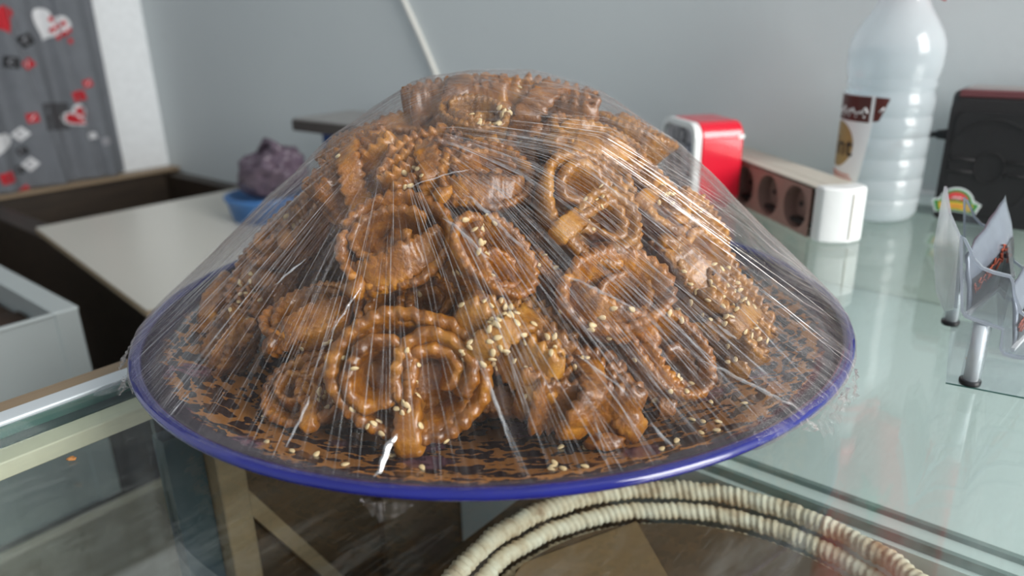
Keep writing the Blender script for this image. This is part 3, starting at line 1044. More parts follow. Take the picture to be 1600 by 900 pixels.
def place_pastry(loc, size, quat, kind, nseed, pale, label, group, vi, rg, max_lift=0.007):
    src = (VART if pale else VAR)[kind][vi]
    root = bpy.data.objects.new('honey_pastry', None)
    COL.objects.link(root)
    root.empty_display_size = 0.01
    root.rotation_mode = 'QUATERNION'
    s = size * 1.06 / 0.056
    q = Quaternion(quat).normalized()
    root.location = loc; root.rotation_quaternion = q; root.scale = (s, s, s)
    tag(root, label, 'pastry', group)
    # rest on the dish: lift the pastry where it would sink below the plate's surface
    A3 = np.array((q.to_matrix() @ Matrix.Scale(s, 3)))
    low = 0.0
    for nm, me in src:
        co = np.empty(len(me.vertices) * 3); me.vertices.foreach_get('co', co)
        wv = co.reshape(-1, 3)[::5] @ A3.T + np.array(loc)
        rr = np.hypot(wv[:, 0] - PC.x, wv[:, 1] - PC.y)
        ps_ = np.interp(rr, [0, 0.1, 0.125, 0.15, 0.175, 0.1945], [0.0085, 0.0085, 0.0105, 0.0165, 0.0245, 0.0318])
        low = max(low, float((ps_ - wv[:, 2]).max()))
    loc = Vector(loc) + Vector((0, 0, min(low, max_lift)))
    root.location = loc
    mw = Matrix.Translation(Vector(loc)) @ q.to_matrix().to_4x4() @ Matrix.Scale(s, 4)
    for nm, me in src:
        o = bpy.data.objects.new(nm, me)
        COL.objects.link(o); o.parent = root
        co = np.empty(len(me.vertices) * 3); me.vertices.foreach_get('co', co)
        co = co.reshape(-1, 3)[::3]
        A = np.array(mw)
        HULL.append(co @ A[:3, :3].T + A[:3, 3])
    if nseed:
        pts, nrm, ar = CLOUD[kind][vi]
        out = (Vector(loc) - Vector((PC.x, PC.y, 0.02)))
        view = (CAMP - Vector(loc)).normalized()
        # seeds lie on the sides turned outward and up
        cand = []
        for i in rg.sample(range(len(pts)), min(len(pts), 1500)):
            n_w = q @ nrm[i]
            if n_w.dot(view) > 0.25 or n_w.z > 0.75:
                cand.append(i)
        # cluster: prefer one half of the pastry
        cand.sort(key=lambda i: -(q @ pts[i]).dot(view))
        cand = cand[:max(nseed * 2, int(len(cand) * 0.6))]
        rg.shuffle(cand)
        cx = Vector((rg.uniform(-1, 1), rg.uniform(-1, 1), 0)) * 0.010
        cand.sort(key=lambda i: (pts[i] - cx).length * rg.uniform(0.3, 1.5))
        used = []
        for i in cand:
            if len(used) >= nseed: break
            if any((pts[i] - u).length < 0.0016 for u in used): continue
            used.append(pts[i])
            z = nrm[i].normalized()
            x = Vector((rg.uniform(-1, 1), rg.uniform(-1, 1), rg.uniform(-1, 1)))
            x = (x - z * x.dot(z)).normalized(); y = z.cross(x)
            o = bpy.data.objects.new('sesame_seed', seed_me)
            COL.objects.link(o); o.parent = root
            m3 = Matrix((x, y, z)).transposed()
            o.matrix_local = Matrix.Translation(pts[i] + z * 0.00035) @ m3.to_4x4() @ Matrix.Scale(rg.uniform(0.85, 1.15) / s, 4)
    return root


HEROES = [
    ((-0.0456, 0.2885, 0.0407), 0.0587, (0.842, 0.539, 0.028, 0.005), 'roseA', 27, 0.62, 'large oval rosette pastry facing out with concentric golden loops and a drooping nub'),
    ((-0.0519, 0.3251, 0.0912), 0.0470, (0.901, 0.420, -0.079, 0.067), 'roseB', 15, 0.60, 'round coiled golden pastry with a broad tongue folded across its lower front'),
    ((-0.0019, 0.2953, 0.0589), 0.0503, (0.947, -0.023, 0.246, -0.207), 'fold', 74, 0.68, 'flat serrated pastry thickly sprinkled with pale sesame seeds'),
    ((-0.0120, 0.3137, 0.0878), 0.0386, (0.865, 0.251, 0.384, -0.205), 'curl', 17, 0.62, 'tall rolled orange pastry with a glossy curled front between two coiled pastries'),
    ((0.0252, 0.2831, 0.0303), 0.0487, (0.988, 0.045, 0.106, 0.103), 'fold', 20, 0.60, 'wide smooth caramel pastry lying on the plate with few sesame seeds'),
    ((0.0347, 0.3402, 0.1035), 0.0514, (0.842, 0.280, 0.372, -0.273), 'roseA', 30, 0.66, 'large tilted oval pastry with a bright orange ruffled edge'),
    ((0.0436, 0.3136, 0.0672), 0.0482, (0.932, 0.316, 0.088, 0.154), 'curl', 23, 0.58, 'open looped pastry with a deep dark hollow in its middle'),
    ((0.0673, 0.3085, 0.0400), 0.0444, (0.904, 0.284, 0.261, -0.185), 'curl', 17, 0.60, 'dark orange looped pastry behind the striped film beside a sesame covered one'),
    ((0.0948, 0.3621, 0.0648), 0.0465, (0.809, 0.228, 0.415, -0.350), 'roseB', 44, 0.70, 'pale coiled pastry veiled by stretched film above the red clock side of the plate'),
    ((0.1066, 0.3492, 0.0376), 0.0494, (0.880, 0.181, 0.404, -0.173), 'fold', 68, 0.74, 'pale crumbly pastry heavily coated in sesame low on the clock side'),
    ((-0.0175, 0.3904, 0.1370), 0.0333, (0.974, 0.218, 0.049, 0.047), 'curl', 37, 0.70, 'small rounded pastry dotted with sesame seeds just below the summit'),
    ((-0.0397, 0.3554, 0.1204), 0.0434, (0.950, 0.247, -0.135, 0.133), 'fold', 13, 0.64, 'twisted golden pastry with a pointed drip of syrup below the summit'),
    ((-0.0765, 0.3743, 0.1154), 0.0490, (0.957, 0.047, -0.271, 0.090), 'fold', 10, 0.60, 'flat golden pastry stretched along the shoulder of the heap toward the white board'),
    ((-0.1401, 0.3996, 0.0485), 0.0441, (0.790, 0.167, -0.436, 0.398), 'fold', 23, 0.62, 'upright orange pastry with sesame on the side toward the metal box'),
    ((-0.1496, 0.3650, 0.0199), 0.0348, (0.756, -0.006, -0.451, 0.474), 'curl', 8, 0.60, 'small smooth orange pastry standing at the edge toward the metal box'),
    ((-0.0956, 0.3302, 0.0540), 0.0417, (0.978, 0.167, -0.110, 0.061), 'roseB', 40, 0.55, 'dim sesame sprinkled pastry set back in the shade of the heap'),
    ((-0.0919, 0.3038, 0.0299), 0.0384, (0.950, 0.297, -0.085, 0.036), 'roseA', 17, 0.55, 'ruffled brown pastry resting on the plate beside the large oval rosette'),
    ((-0.0054, 0.2977, 0.0320), 0.0318, (0.954, 0.278, 0.081, -0.076), 'roseB', 13, 0.45, 'dark syrup soaked pastry tucked behind the large oval rosette'),
    ((-0.0487, 0.3243, 0.0603), 0.0424, (0.958, 0.284, -0.004, 0.035), 'roseA', 10, 0.42, 'dark brown pastry wedged between the two coiled rosettes'),
    ((-0.0300, 0.4380, 0.1406), 0.0557, (0.998, -0.025, -0.039, 0.041), 'fold', 6, 0.60, 'broad brown pastry on the very summit of the heap'),
    ((0.0190, 0.4384, 0.1364), 0.0596, (0.986, -0.004, 0.113, -0.124), 'fold', 13, 0.62, 'long pale pastry lying flat next to the summit'),
    ((0.0429, 0.3821, 0.1228), 0.0463, (0.968, 0.138, 0.178, -0.108), 'roseB', 27, 0.68, 'ruffled orange pastry with seeds above the large tilted oval one'),
    ((-0.0126, 0.3463, 0.1161), 0.0395, (0.938, 0.332, 0.079, -0.056), 'roseB', 20, 0.64, 'crumpled brown pastry with seeds in the middle under a bright film crease'),
    ((0.0705, 0.3745, 0.1014), 0.0430, (0.883, 0.123, 0.385, -0.239), 'roseA', 23, 0.68, 'ruffled pastry on the upper slope facing the red clock'),
    ((0.0690, 0.4229, 0.1199), 0.0401, (0.952, -0.052, 0.211, -0.216), 'curl', 13, 0.68, 'lightly toasted pastry edge high on the shoulder toward the bottle'),
    ((-0.1240, 0.4030, 0.0772), 0.0434, (0.936, 0.148, -0.287, 0.144), 'roseA', 10, 0.58, 'rounded coil on the upper slope toward the blue tub'),
    ((-0.0838, 0.4251, 0.1186), 0.0404, (0.972, -0.032, -0.195, 0.126), 'curl', 5, 0.58, 'light brown pastry high on the shoulder toward the white board'),
    ((-0.1781, 0.4209, 0.0199), 0.0393, (0.824, 0.021, -0.451, 0.344), 'roseB', 10, 0.52, 'shaded coil at the far end toward the metal box'),
    ((0.0214, 0.3309, 0.0788), 0.0333, (0.939, 0.313, 0.135, -0.055), 'curl', 20, 0.50, 'dark pastry with seeds behind the open looped one'),
    ((0.1029, 0.4092, 0.0761), 0.0404, (0.871, 0.059, 0.426, -0.236), 'fold', 13, 0.68, 'pale pastry near the outer slope beside the power strip'),
]
rg = random.Random(5)
for i, (loc, size, quat, kind, ns, sh, label) in enumerate(HEROES):
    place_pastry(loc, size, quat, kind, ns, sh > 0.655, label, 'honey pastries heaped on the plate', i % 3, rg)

# the rest of the heap: inside and on the far side
FILL = []
for ring_r, ring_z, count, a0, a1, kindlab in ((0.118, 0.038, 8, 8, 172, 'far'), (0.092, 0.082, 6, 12, 168, 'far'), (0.050, 0.118, 4, 20, 160, 'far'),
                                               (0.088, 0.036, 7, 195, 345, 'in'), (0.060, 0.070, 6, 180, 360, 'in'), (0.030, 0.105, 3, 190, 350, 'in'), (0.045, 0.032, 4, 0, 270, 'in')):
    for i in range(count):
        a = R(a0 + (a1 - a0) * (i / max(1, count - 1))) + rg.uniform(-0.08, 0.08)
        p = Vector((PC.x + ring_r * math.cos(a), PC.y + ring_r * math.sin(a), ring_z + rg.uniform(-0.004, 0.004)))
        ax = Vector((math.cos(a) * 0.7 + rg.uniform(-0.5, 0.5), math.sin(a) * 0.7 + rg.uniform(-0.5, 0.5), rg.uniform(0.1, 0.9)))
        q = ax.to_track_quat('Z', 'Y') @ Quaternion((0, 0, 1), rg.uniform(0, 6.28))
        FILL.append((p, q, kindlab))
for i, (p, q, kl) in enumerate(FILL):
    kd = ('roseA', 'curl', 'fold', 'roseB')[i % 4]
    far = kl == 'far'
    place_pastry(p, rg.uniform(0.046, 0.056), q, kd, 0 if far else 4, False,
                 'honey glazed ribbon pastry on the wall side of the heap' if far else 'dark honey glazed pastry buried inside the heap',
                 'pastries on the wall side of the heap' if far else 'pastries buried inside the heap', i % 3, rg, 0.03)

# loose crumbs and seeds on the plate
def crumb(name, loc, s, label, mat, group=None):
    bm = bmesh.new()
    bmesh.ops.create_icosphere(bm, subdivisions=3, radius=1.0)
    for v in bm.verts:
        p = v.co.copy()
        v.co = Vector((p.x * s[0], p.y * s[1], p.z * s[2])) * (1 + 0.45 * noise.noise(p * 1.8 + Vector(loc) * 50))
    o = obj(name, bm, mat, smooth=True)
    o.location = loc
    return tag(o, label, 'crumb', group)


def plate_z(x, y):
    r = math.hypot(x - PC.x, y - PC.y)
    return float(np.interp(r, [0, 0.1, 0.125, 0.15, 0.175, 0.1945], [0.0085, 0.0085, 0.0105, 0.0165, 0.0245, 0.0318]))


crumb('pastry_crumb', (0.0385, 0.271, plate_z(0.0385, 0.271) + 0.003), (0.0085, 0.0055, 0.0036), 'broken orange pastry crumb lying on the bare plate pattern', M['golden'])
for i in range(34):
    a = rg.uniform(R(225), R(320)); r = rg.uniform(0.135, 0.178)
    if i < 9: a = R(288) + rg.uniform(-0.05, 0.05); r = 0.150 + rg.uniform(-0.006, 0.006)
    x, y = PC.x + r * math.cos(a), PC.y + r * math.sin(a)
    o = bpy.data.objects.new('loose_sesame_seed', seed_me)
    COL.objects.link(o)
    o.location = (x, y, plate_z(x, y) + 0.0007)
    o.rotation_euler = (rg.uniform(-0.2, 0.2), rg.uniform(-0.2, 0.2), rg.uniform(0, 6.28))
    tag(o, 'loose sesame seed fallen on the patterned plate', 'seed', 'sesame seeds fallen on the plate')

# ------------------------------------------------------------------ cling film stretched over heap and rim
pts = np.concatenate(HULL)
pts = pts[pts[:, 2] > 0.02]
ang = np.linspace(0, 2 * PI, 256, endpoint=False)
rimp = np.stack([PC.x + 0.1980 * np.cos(ang), PC.y + 0.1980 * np.sin(ang), np.full_like(ang, RIM)], 1)
g = np.random.default_rng(3)
dirs = g.normal(size=(2600, 3)); dirs[:, 2] = np.abs(dirs[:, 2])
dirs /= np.linalg.norm(dirs, axis=1)[:, None]
idx = set()
for c in range(0, len(dirs), 200):
    idx |= set(np.argmax(dirs[c:c + 200] @ pts.T, axis=1).tolist())
sup = pts[sorted(idx)]
bm = bmesh.new()
for p in np.concatenate([sup, rimp, [[PC.x, PC.y, RIM - 0.02]]]): bm.verts.new(p)
bmesh.ops.convex_hull(bm, input=bm.verts)
tree = BVHTree.FromBMesh(bm)
bm.free()
NA, NR = 720, 64
C0 = Vector((PC.x, PC.y, RIM))
film_pts = []


def pleat(a, t):
    """fine radial pleats, stronger toward the rim"""
    q = a * 1.0
    k = 0.5 * noise.noise(Vector((math.cos(q) * 22, math.sin(q) * 22, t * 1.5))) + 0.5 * noise.noise(Vector((math.cos(q) * 48, math.sin(q) * 48, t * 2.5)))
    return k


for j in range(NR + 1):
    t = j / NR
    el = R(89.5) * (1 - t) ** 0.85 if j < NR else 0.0
    row = []
    for i in range(NA):
        a = 2 * PI * i / NA
        d = Vector((math.cos(a) * math.cos(el), math.sin(a) * math.cos(el), math.sin(el)))
        hit, nrm, _, dist = tree.ray_cast(C0, d)
        if hit is None: hit = C0 + d * 0.2004; dist = 0.2004
        rr = (hit - C0).length
        amp = 0.0006 + 0.0012 * t
        if t > 0.9: amp *= 0.45
        rr += 0.0008 + amp * pleat(a, t) + 0.0012 * noise.noise(hit * 38)
        row.append(C0 + d * rr)
    film_pts.append(row)
# tuck round and under the lip
for (dr, dz, rag) in ((-0.0012, -0.004, 0.0004), (-0.004, -0.0062, 0.0006), (-0.009, -0.0085, 0.0008), (-0.018, -0.0118, 0.0008)):
    row = []
    for i in range(NA):
        a = 2 * PI * i / NA
        w = noise.noise(Vector((math.cos(a) * 14, math.sin(a) * 14, dz * 300))) + 0.6 * noise.noise(Vector((math.cos(a) * 45, math.sin(a) * 45, dz * 300)))
        r = 0.2020 + dr + rag * w
        z = RIM + dz + rag * 1.2 * noise.noise(Vector((math.cos(a) * 30, math.sin(a) * 30, 9 + dz * 100)))
        row.append(Vector((PC.x + r * math.cos(a), PC.y + r * math.sin(a), z)))
    film_pts.append(row)
bm = bmesh.new()
V = [[bm.verts.new(p - C0) for p in row] for row in film_pts]
for j, (A, B) in enumerate(zip(V, V[1:])):
    for i in range(NA):
        deg = 360.0 * i / NA
        if j >= NR and 214 + 8 * noise.noise(Vector((j * 3.0, 1, 1))) < deg < 302: continue      # the lip shows bare here
        bm.faces.new((A[i], B[i], B[(i + 1) % NA], A[(i + 1) % NA]))
bmesh.ops.delete(bm, geom=[v for v in bm.verts if not v.link_faces], context='VERTS')
top = bm.verts.new(sum(film_pts[0], Vector()) / NA - C0)
for i in range(NA): bm.faces.new((top, V[0][i], V[0][(i + 1) % NA]))
fr = empty('cling_film', C0)
tag(fr, 'clear cling film stretched in streaks over the heaped pastries and plate rim', 'film')
obj('film_sheet', bm, M['film'], fr, smooth=True)


def film_at(a, t, lift=0.0006):
    j = min(NR - 1e-6, max(0, t * NR)); j0 = int(j); fj = j - j0
    i = (a / (2 * PI) % 1.0) * NA; i0 = int(i) % NA; fi = i - int(i)
    p = film_pts[j0][i0].lerp(film_pts[j0][(i0 + 1) % NA], fi).lerp(film_pts[j0 + 1][i0].lerp(film_pts[j0 + 1][(i0 + 1) % NA], fi), fj)
    n = (p - C0).normalized()
    return p - C0 + n * lift


def fold_mesh(bm, a0, t0, a1, t1, wid, n=26, jag=0.0):
    """a raised crease: a narrow ridge with a triangular section"""
    rows = []
    c = [film_at(a0 + (a1 - a0) * i / n, t0 + (t1 - t0) * i / n) for i in range(n + 1)]
    for i, p in enumerate(c):
        T = (c[min(i + 1, n)] - c[max(i - 1, 0)]).normalized()
        N = p.normalized()
        Sd = T.cross(N).normalized()
        u = i / n
        w = wid * math.sin(PI * min(1, max(0.02, u))) ** 0.6 * (0.7 + 0.6 * abs(noise.noise(p * 140)))
        jg = Sd * jag * noise.noise(p * 120)
        rows.append([bm.verts.new(p - Sd * w + jg), bm.verts.new(p + N * w * 0.8 + jg), bm.verts.new(p + Sd * w + jg)])
    for A, B in zip(rows, rows[1:]):
        for k in range(2): bm.faces.new((A[k], A[k + 1], B[k + 1], B[k]))
    return bm




def film_xy(x, y):
    """film surface above a plan position (relative to the plate centre)"""
    hit, nrm, _, _ = tree.ray_cast(Vector((PC.x + x, PC.y + y, 0.4)), Vector((0, 0, -1)))
    if hit is None: return None
    if nrm.z < 0: nrm = -nrm
    return hit - C0 + nrm * 0.0016


def strand(bm, p0, p1, wid, n=22, jag=0.0):
    c = []
    for q in range(n + 1):
        p = film_xy(p0[0] + (p1[0] - p0[0]) * q / n, p0[1] + (p1[1] - p0[1]) * q / n)
        if p is None: break
        c.append(p)
    m_ = len(c) - 1
    if m_ < 5: return
    rows = []
    for q, p in enumerate(c):
        T = (c[min(q + 1, m_)] - c[max(q - 1, 0)]).normalized()
        N = (p + Vector((0, 0, 0.05))).normalized()
        Sd = T.cross(N).normalized()
        w = wid * max(0.05, math.sin(PI * q / m_)) ** 0.6 * (0.6 + 0.8 * abs(noise.noise(p * 160)))
        jg = Sd * (jag * wid * 3 * noise.noise(p * 220))
        rows.append([bm.verts.new(p - Sd * w + jg), bm.verts.new(p + N * w * 0.8 + jg), bm.verts.new(p + Sd * w + jg)])
    for A, B in zip(rows, rows[1:]):
        for k in range(2): bm.faces.new((A[k], A[k + 1], B[k + 1], B[k]))


for (x0, y0, x1, y1, wd_) in (
    (0.0862, -0.1482, 0.1284, -0.1508, 0.0010),
    (-0.0329, -0.1809, -0.0399, -0.1921, 0.0018),
    (-0.0677, -0.1622, -0.0744, -0.1773, 0.0009),
    (-0.0096, -0.0995, 0.0199, -0.1251, 0.0011),
    (-0.0180, -0.1104, 0.0024, -0.1275, 0.0008),
    (0.0607, -0.1752, 0.0695, -0.1810, 0.0009),
    (-0.0519, -0.1276, -0.0626, -0.1409, 0.0006),
    (-0.0935, -0.1106, -0.0794, -0.1049, 0.0008),
    (0.0321, -0.1298, 0.0640, -0.1379, 0.0008),
    (0.0967, -0.1302, 0.1048, -0.1323, 0.0010),
    (-0.0333, -0.0907, -0.0062, -0.0874, 0.0006),
    (0.0352, -0.1571, 0.0550, -0.1680, 0.0005),
    (-0.1246, -0.1394, -0.1334, -0.1457, 0.0006),
    (0.0007, -0.1665, 0.0097, -0.1878, 0.0006),
    (0.1091, -0.1141, 0.1390, -0.1360, 0.0005),
    (0.0536, -0.1256, 0.0955, -0.1487, 0.0006)):
    cb = bmesh.new()
    strand(cb, (x0, y0), (x1, y1), wd_, 40, 0.35)
    obj('film_crease', cb, M['fold'], fr, smooth=False)
bm = bmesh.new()
for i in range(760):
    u = rg.random()
    if u < 0.60: pole, be = (-0.045, -0.055), R(rg.gauss(-32, 20))         # toward the clock side
    elif u < 0.83: pole, be = (-0.045, -0.055), R(rg.gauss(-155, 24))      # toward the metal box side
    elif u < 0.90: pole, be = (-0.045, -0.055), R(rg.uniform(-115, -65))
    else: pole, be = (-0.06, 0.02), R(rg.uniform(-40, 30))
    r0 = rg.uniform(0.02, 0.15); r1 = r0 + rg.uniform(0.02, 0.09)
    be2 = be + rg.uniform(-0.05, 0.05)
    strand(bm, (pole[0] + r0 * math.cos(be), pole[1] + r0 * math.sin(be)), (pole[0] + r1 * math.cos(be2), pole[1] + r1 * math.sin(be2)),
           rg.choice((0.00007, 0.00009, 0.00011, 0.00014, 0.00022)))
tag(obj('film_streaks', bm, M['fold'], fr, smooth=False), kind='stuff')
# ragged film ends hanging below the lip
for k, (a, wd_, dz) in enumerate(((-44, 0.030, 0.012), (-36, 0.022, 0.009), (-160, 0.014, 0.010), (-150, 0.010, 0.008), (-100, 0.012, 0.007))):
    bm = bmesh.new()
    rows = []
    for i in range(15):
        aa = R(a) + (i / 14 - 0.5) * wd_ / 0.2 * 1.6
        e = math.sin(PI * i / 14)
        col = []
        for j in range(6):
            t = j / 5
            r = 0.2020 + 0.004 * t * e + 0.003 * noise.noise(Vector((i * 0.8, t * 3, k * 5)))
            z = -0.004 - dz * t * e * (0.7 + 0.6 * noise.noise(Vector((i * 0.9, k * 3, 2))))
            col.append(bm.verts.new((r * math.cos(aa), r * math.sin(aa), z)))
        rows.append(col)
    for A, B in zip(rows, rows[1:]):
        for j in range(5): bm.faces.new((A[j], A[j + 1], B[j + 1], B[j]))
    obj('film_end', bm, M['film'], fr, smooth=True)

# ------------------------------------------------------------------ alarm clock
ck = empty('alarm_clock', (0.203, 0.780, 0.0), R(-77))
tag(ck, 'red plastic alarm clock with a white bezel by the power strip', 'clock')
HW, HD, HH = 0.040, 0.025, 0.0885
obj('case', prism(bmesh.new(), rrect(-HW, HW, 0.002, HH, 0.016, 8), 'y', -HD + 0.004, HD), M['red'], ck, bevel=0.0025)
bm = bmesh.new()
o_, i_ = rrect(-HW + 0.0005, HW - 0.0005, 0.0025, HH - 0.0005, 0.0155, 8), rrect(-HW + 0.006, HW - 0.006, 0.008, HH - 0.006, 0.012, 8)
rings = []
for y, L_ in ((-HD + 0.004, o_), (-HD - 0.003, o_), (-HD - 0.004, i_), (-HD + 0.001, i_)):
    rings.append([bm.verts.new((p[0], y, p[1])) for p in L_])
for A, B in zip(rings, rings[1:]):
    for k in range(len(A)): bm.faces.new((A[k], A[(k + 1) % len(A)], B[(k + 1) % len(A)], B[k]))
obj('bezel', bm, M['white_pl'], ck, smooth=False)
dl = obj('dial', prism(bmesh.new(), i_, 'y', -HD + 0.001, -HD + 0.0035), M['dial'], ck)
cz = HH / 2 + 0.001
for h in range(1, 13):
    a = R(90 - 30 * h)
    me = text_mesh(str(h), 0.021, 'CENTER', 0.0004)
    o = link('numeral', me, M['ink'], dl, smooth=False)
    o.location = (0.0225 * math.cos(a), -HD + 0.0006, cz + 0.0265 * math.sin(a))
    o.rotation_euler = (R(90), 0, 0)
for nm, ln, wd_, a in (('hour_hand', 0.017, 0.0024, 75), ('minute_hand', 0.024, 0.0018, 118), ('alarm_hand', 0.015, 0.0010, 150)):
    bm = prism(bmesh.new(), [(-0.003, -wd_), (ln, -wd_ * 0.4), (ln, wd_ * 0.4), (-0.003, wd_)], 'z', 0, 0.0005)
    o = obj(nm, bm, M['ink'], ck)
    o.matrix_local = Matrix.Translation((0, -HD - 0.0004, cz)) @ Matrix.Rotation(R(90), 4, 'X') @ Matrix.Rotation(R(a), 4, 'Z')
obj('lens', prism(bmesh.new(), i_, 'y', -HD - 0.0028, -HD - 0.0020), M['lens'], ck)
obj('chip', bx(HW - 0.001, HW + 0.0004, HD - 0.006, HD + 0.0004, HH - 0.017, HH - 0.013), M['white_pl'], ck, bevel=0.0004)
for x in (-0.026, 0.026):
    obj('foot', bx(x - 0.006, x + 0.006, -0.018, 0.018, 0.0, 0.0025), M['red'], ck)

# ------------------------------------------------------------------ power strip
ps = empty('power_strip', (0.264, 0.630, 0.0), R(10))
tag(ps, 'white power strip with brown round sockets lying before the plastic bottle', 'power strip')
PW, PH, PLN = 0.043, 0.048, 0.26
obj('body', bx(0.013, PW, 0.0, PLN, 0.0005, PH), M['offwhite'], ps, bevel=0.003)
bm = bmesh.new()
prism(bm, [(0.0005, 0.0), (0.0005, -0.012), (0.010, -0.019), (0.024, -0.0225), (0.039, -0.018), (PW - 0.0005, -0.011), (PW - 0.0005, 0.0)], 'z', 0.0, PH + 0.001)
obj('end_cap', bm, M['white_pl'], ps, bevel=0.003, seg=3)
obj('seam', bx(0.0236, 0.0244, -0.0232, -0.0222, 0.004, PH - 0.004), M['offwhite'], ps)
obj('top_face', bx(0.0, 0.0128, 0.0, PLN, PH - 0.002, PH), M['offwhite'], ps, bevel=0.0008)
bm = bmesh.new()
cell = 0.046
wells = bmesh.new()
for q in range(5):
    y0 = 0.004 + q * (cell + 0.003); yc = y0 + cell / 2; zc_ = PH / 2 - 0.001; rw = 0.0195; N_ = 32
    sq, ci, cb = [], [], []
    for k in range(N_):
        a = 2 * PI * k / N_
        c, s = math.cos(a), math.sin(a)
        m_ = max(abs(c), abs(s))
        sq.append(bm.verts.new((0.0, yc + (cell / 2 + 0.0015) * c / m_, zc_ + (PH / 2 - 0.002) * s / m_)))
        ci.append(bm.verts.new((0.0, yc + rw * c, zc_ + rw * s)))
    for k in range(N_):
        bm.faces.new((sq[k], sq[(k + 1) % N_], ci[(k + 1) % N_], ci[k]))
    ww = bmesh.new()
    A = [ww.verts.new((0.0, yc + rw * math.cos(2 * PI * k / N_), zc_ + rw * math.sin(2 * PI * k / N_))) for k in range(N_)]
    B = [ww.verts.new((0.0125, yc + rw * 0.95 * math.cos(2 * PI * k / N_), zc_ + rw * 0.95 * math.sin(2 * PI * k / N_))) for k in range(N_)]
    for k in range(N_): ww.faces.new((A[k], A[(k + 1) % N_], B[(k + 1) % N_], B[k]))
    ww.faces.new(B)
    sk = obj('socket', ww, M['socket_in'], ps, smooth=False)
    for dy in (-0.0095, 0.0095):
        obj('pin_hole', lathe([(0, 0.0), (0.0026, 0.0), (0.0026, 0.0008), (0, 0.0008)], 14), M['ink'], sk).matrix_local = Matrix.Translation((0.0119, yc + dy, zc_)) @ Matrix.Rotation(R(90), 4, 'Y')
    obj('earth_clip', bx(0.004, 0.0122, yc - 0.012, yc + 0.012, zc_ - rw * 0.78, zc_ - rw * 0.60), M['ink'], sk)
wells.free()
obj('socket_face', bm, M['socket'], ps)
obj('under_face', bx(0.0, 0.0128, 0.0, PLN, 0.0005, 0.002), M['offwhite'], ps)

# ------------------------------------------------------------------ plastic bottle
BT = Vector((0.3575, 0.7095, 0.0))
bt = empty('plastic_bottle', BT)
tag(bt, 'large frosted clear plastic bottle with a red neck ring and brown label', 'bottle')
prof = [(0.0, 0.006), (0.026, 0.004), (0.036, 0.0005), (0.0395, 0.003), (0.0425, 0.010), (0.043, 0.018)]
zz = 0.018
for zr in (0.0205, 0.0395, 0.0585, 0.0775, 0.0965):
    prof += [(0.0432, zr), (0.0421, zr + 0.0012), (0.0421, zr + 0.0024), (0.0432, zr + 0.0036), (0.0433, zr + 0.012)]
prof += [(0.0430, 0.114), (0.0410, 0.118), (0.0410, 0.122), (0.0430, 0.126), (0.0412, 0.130), (0.0432, 0.134), (0.0446, 0.142), (0.0450, 0.154), (0.0440, 0.162),
         (0.0405, 0.171), (0.0345, 0.180), (0.0280, 0.189), (0.0232, 0.198), (0.0192, 0.209), (0.0165, 0.222), (0.0150, 0.228), (0.0150, 0.250), (0.0, 0.250)]
prof = [(r_ * 0.905, z_) for r_, z_ in prof]
obj('bottle_body', lathe(prof, 72), M['bottle'], bt, smooth=True)
obj('water', lathe([(0, 0.008), (0.031, 0.006), (0.0355, 0.014), (0.0360, 0.150), (0.0350, 0.1585), (0, 0.1585)], 48), m_glass('bottle_water', (0.90, 0.94, 0.95), 1.15), bt, smooth=True)
obj('neck_ring', lathe([(0.0185, 0.2035), (0.0225, 0.2035), (0.0225, 0.2095), (0.0170, 0.2095)], 40, closed=True), M['red'], bt, smooth=True)
obj('carry_handle', tube(bmesh.new(), [(0.0175, -0.009, 0.206), (0.0245, -0.0125, 0.2015), (0.0285, -0.0145, 0.1985), (0.031, -0.013, 0.2035), (0.027, -0.006, 0.216), (0.015, 0.004, 0.228)], 0.0028), M['red'], bt, smooth=True)
obj('cap', lathe([(0, 0.268), (0.0165, 0.268), (0.0175, 0.266), (0.0175, 0.246), (0.0152, 0.246)], 40), M['red'], bt, smooth=True)
FACE = math.atan2(-0.7095, -0.3575)


def bcurve(al, r):
    """label angle measured round the bottle from the side that faces the shop"""
    a = FACE + R(al)
    return r * math.cos(a), r * math.sin(a)


def label_patch(name, outline, mat, r, parent):
    """outline in (arc degrees, z)"""
    bm = bmesh.new()
    f = bm.faces.new([bm.verts.new((p[0] * 0.001, p[1], 0)) for p in outline])
    bmesh.ops.triangulate(bm, faces=[f])
    for _ in range(4):
        bmesh.ops.subdivide_edges(bm, edges=[e for e in bm.edges if e.calc_length() > 0.007], cuts=1)
        bmesh.ops.triangulate(bm, faces=bm.faces)
    for v in bm.verts:
        x, y = bcurve(v.co.x * 1000, r)
        v.co = Vector((x, y, v.co.y))
    return obj(name, bm, mat, parent, smooth=True)


lb = label_patch('label', [(-150, 0.031), (-26, 0.031), (-20, 0.060), (-15, 0.092), (-15, 0.1175), (-150, 0.1175)], M['label_white'], 0.03950, bt)
label_patch('brown_band', [(-150, 0.0935), (-20, 0.0935), (-20, 0.1165), (-150, 0.1165)], M['label_brown'], 0.03968, lb)
label_patch('brown_band', [(-15.5, 0.0945), (-8, 0.0955), (2, 0.1155), (-15.5, 0.1165)], M['label_brown'], 0.03968, lb)
label_patch('brown_band', [(-150, 0.029), (-27, 0.029), (-26, 0.0315), (-150, 0.0315)], M['label_brown'], 0.03968, lb)
label_patch('gold_disc', [(-70 + 32 * math.cos(2 * PI * k / 30), 0.0705 + 0.0215 * math.sin(2 * PI * k / 30)) for k in range(30)], M['label_gold'], 0.03968, lb)


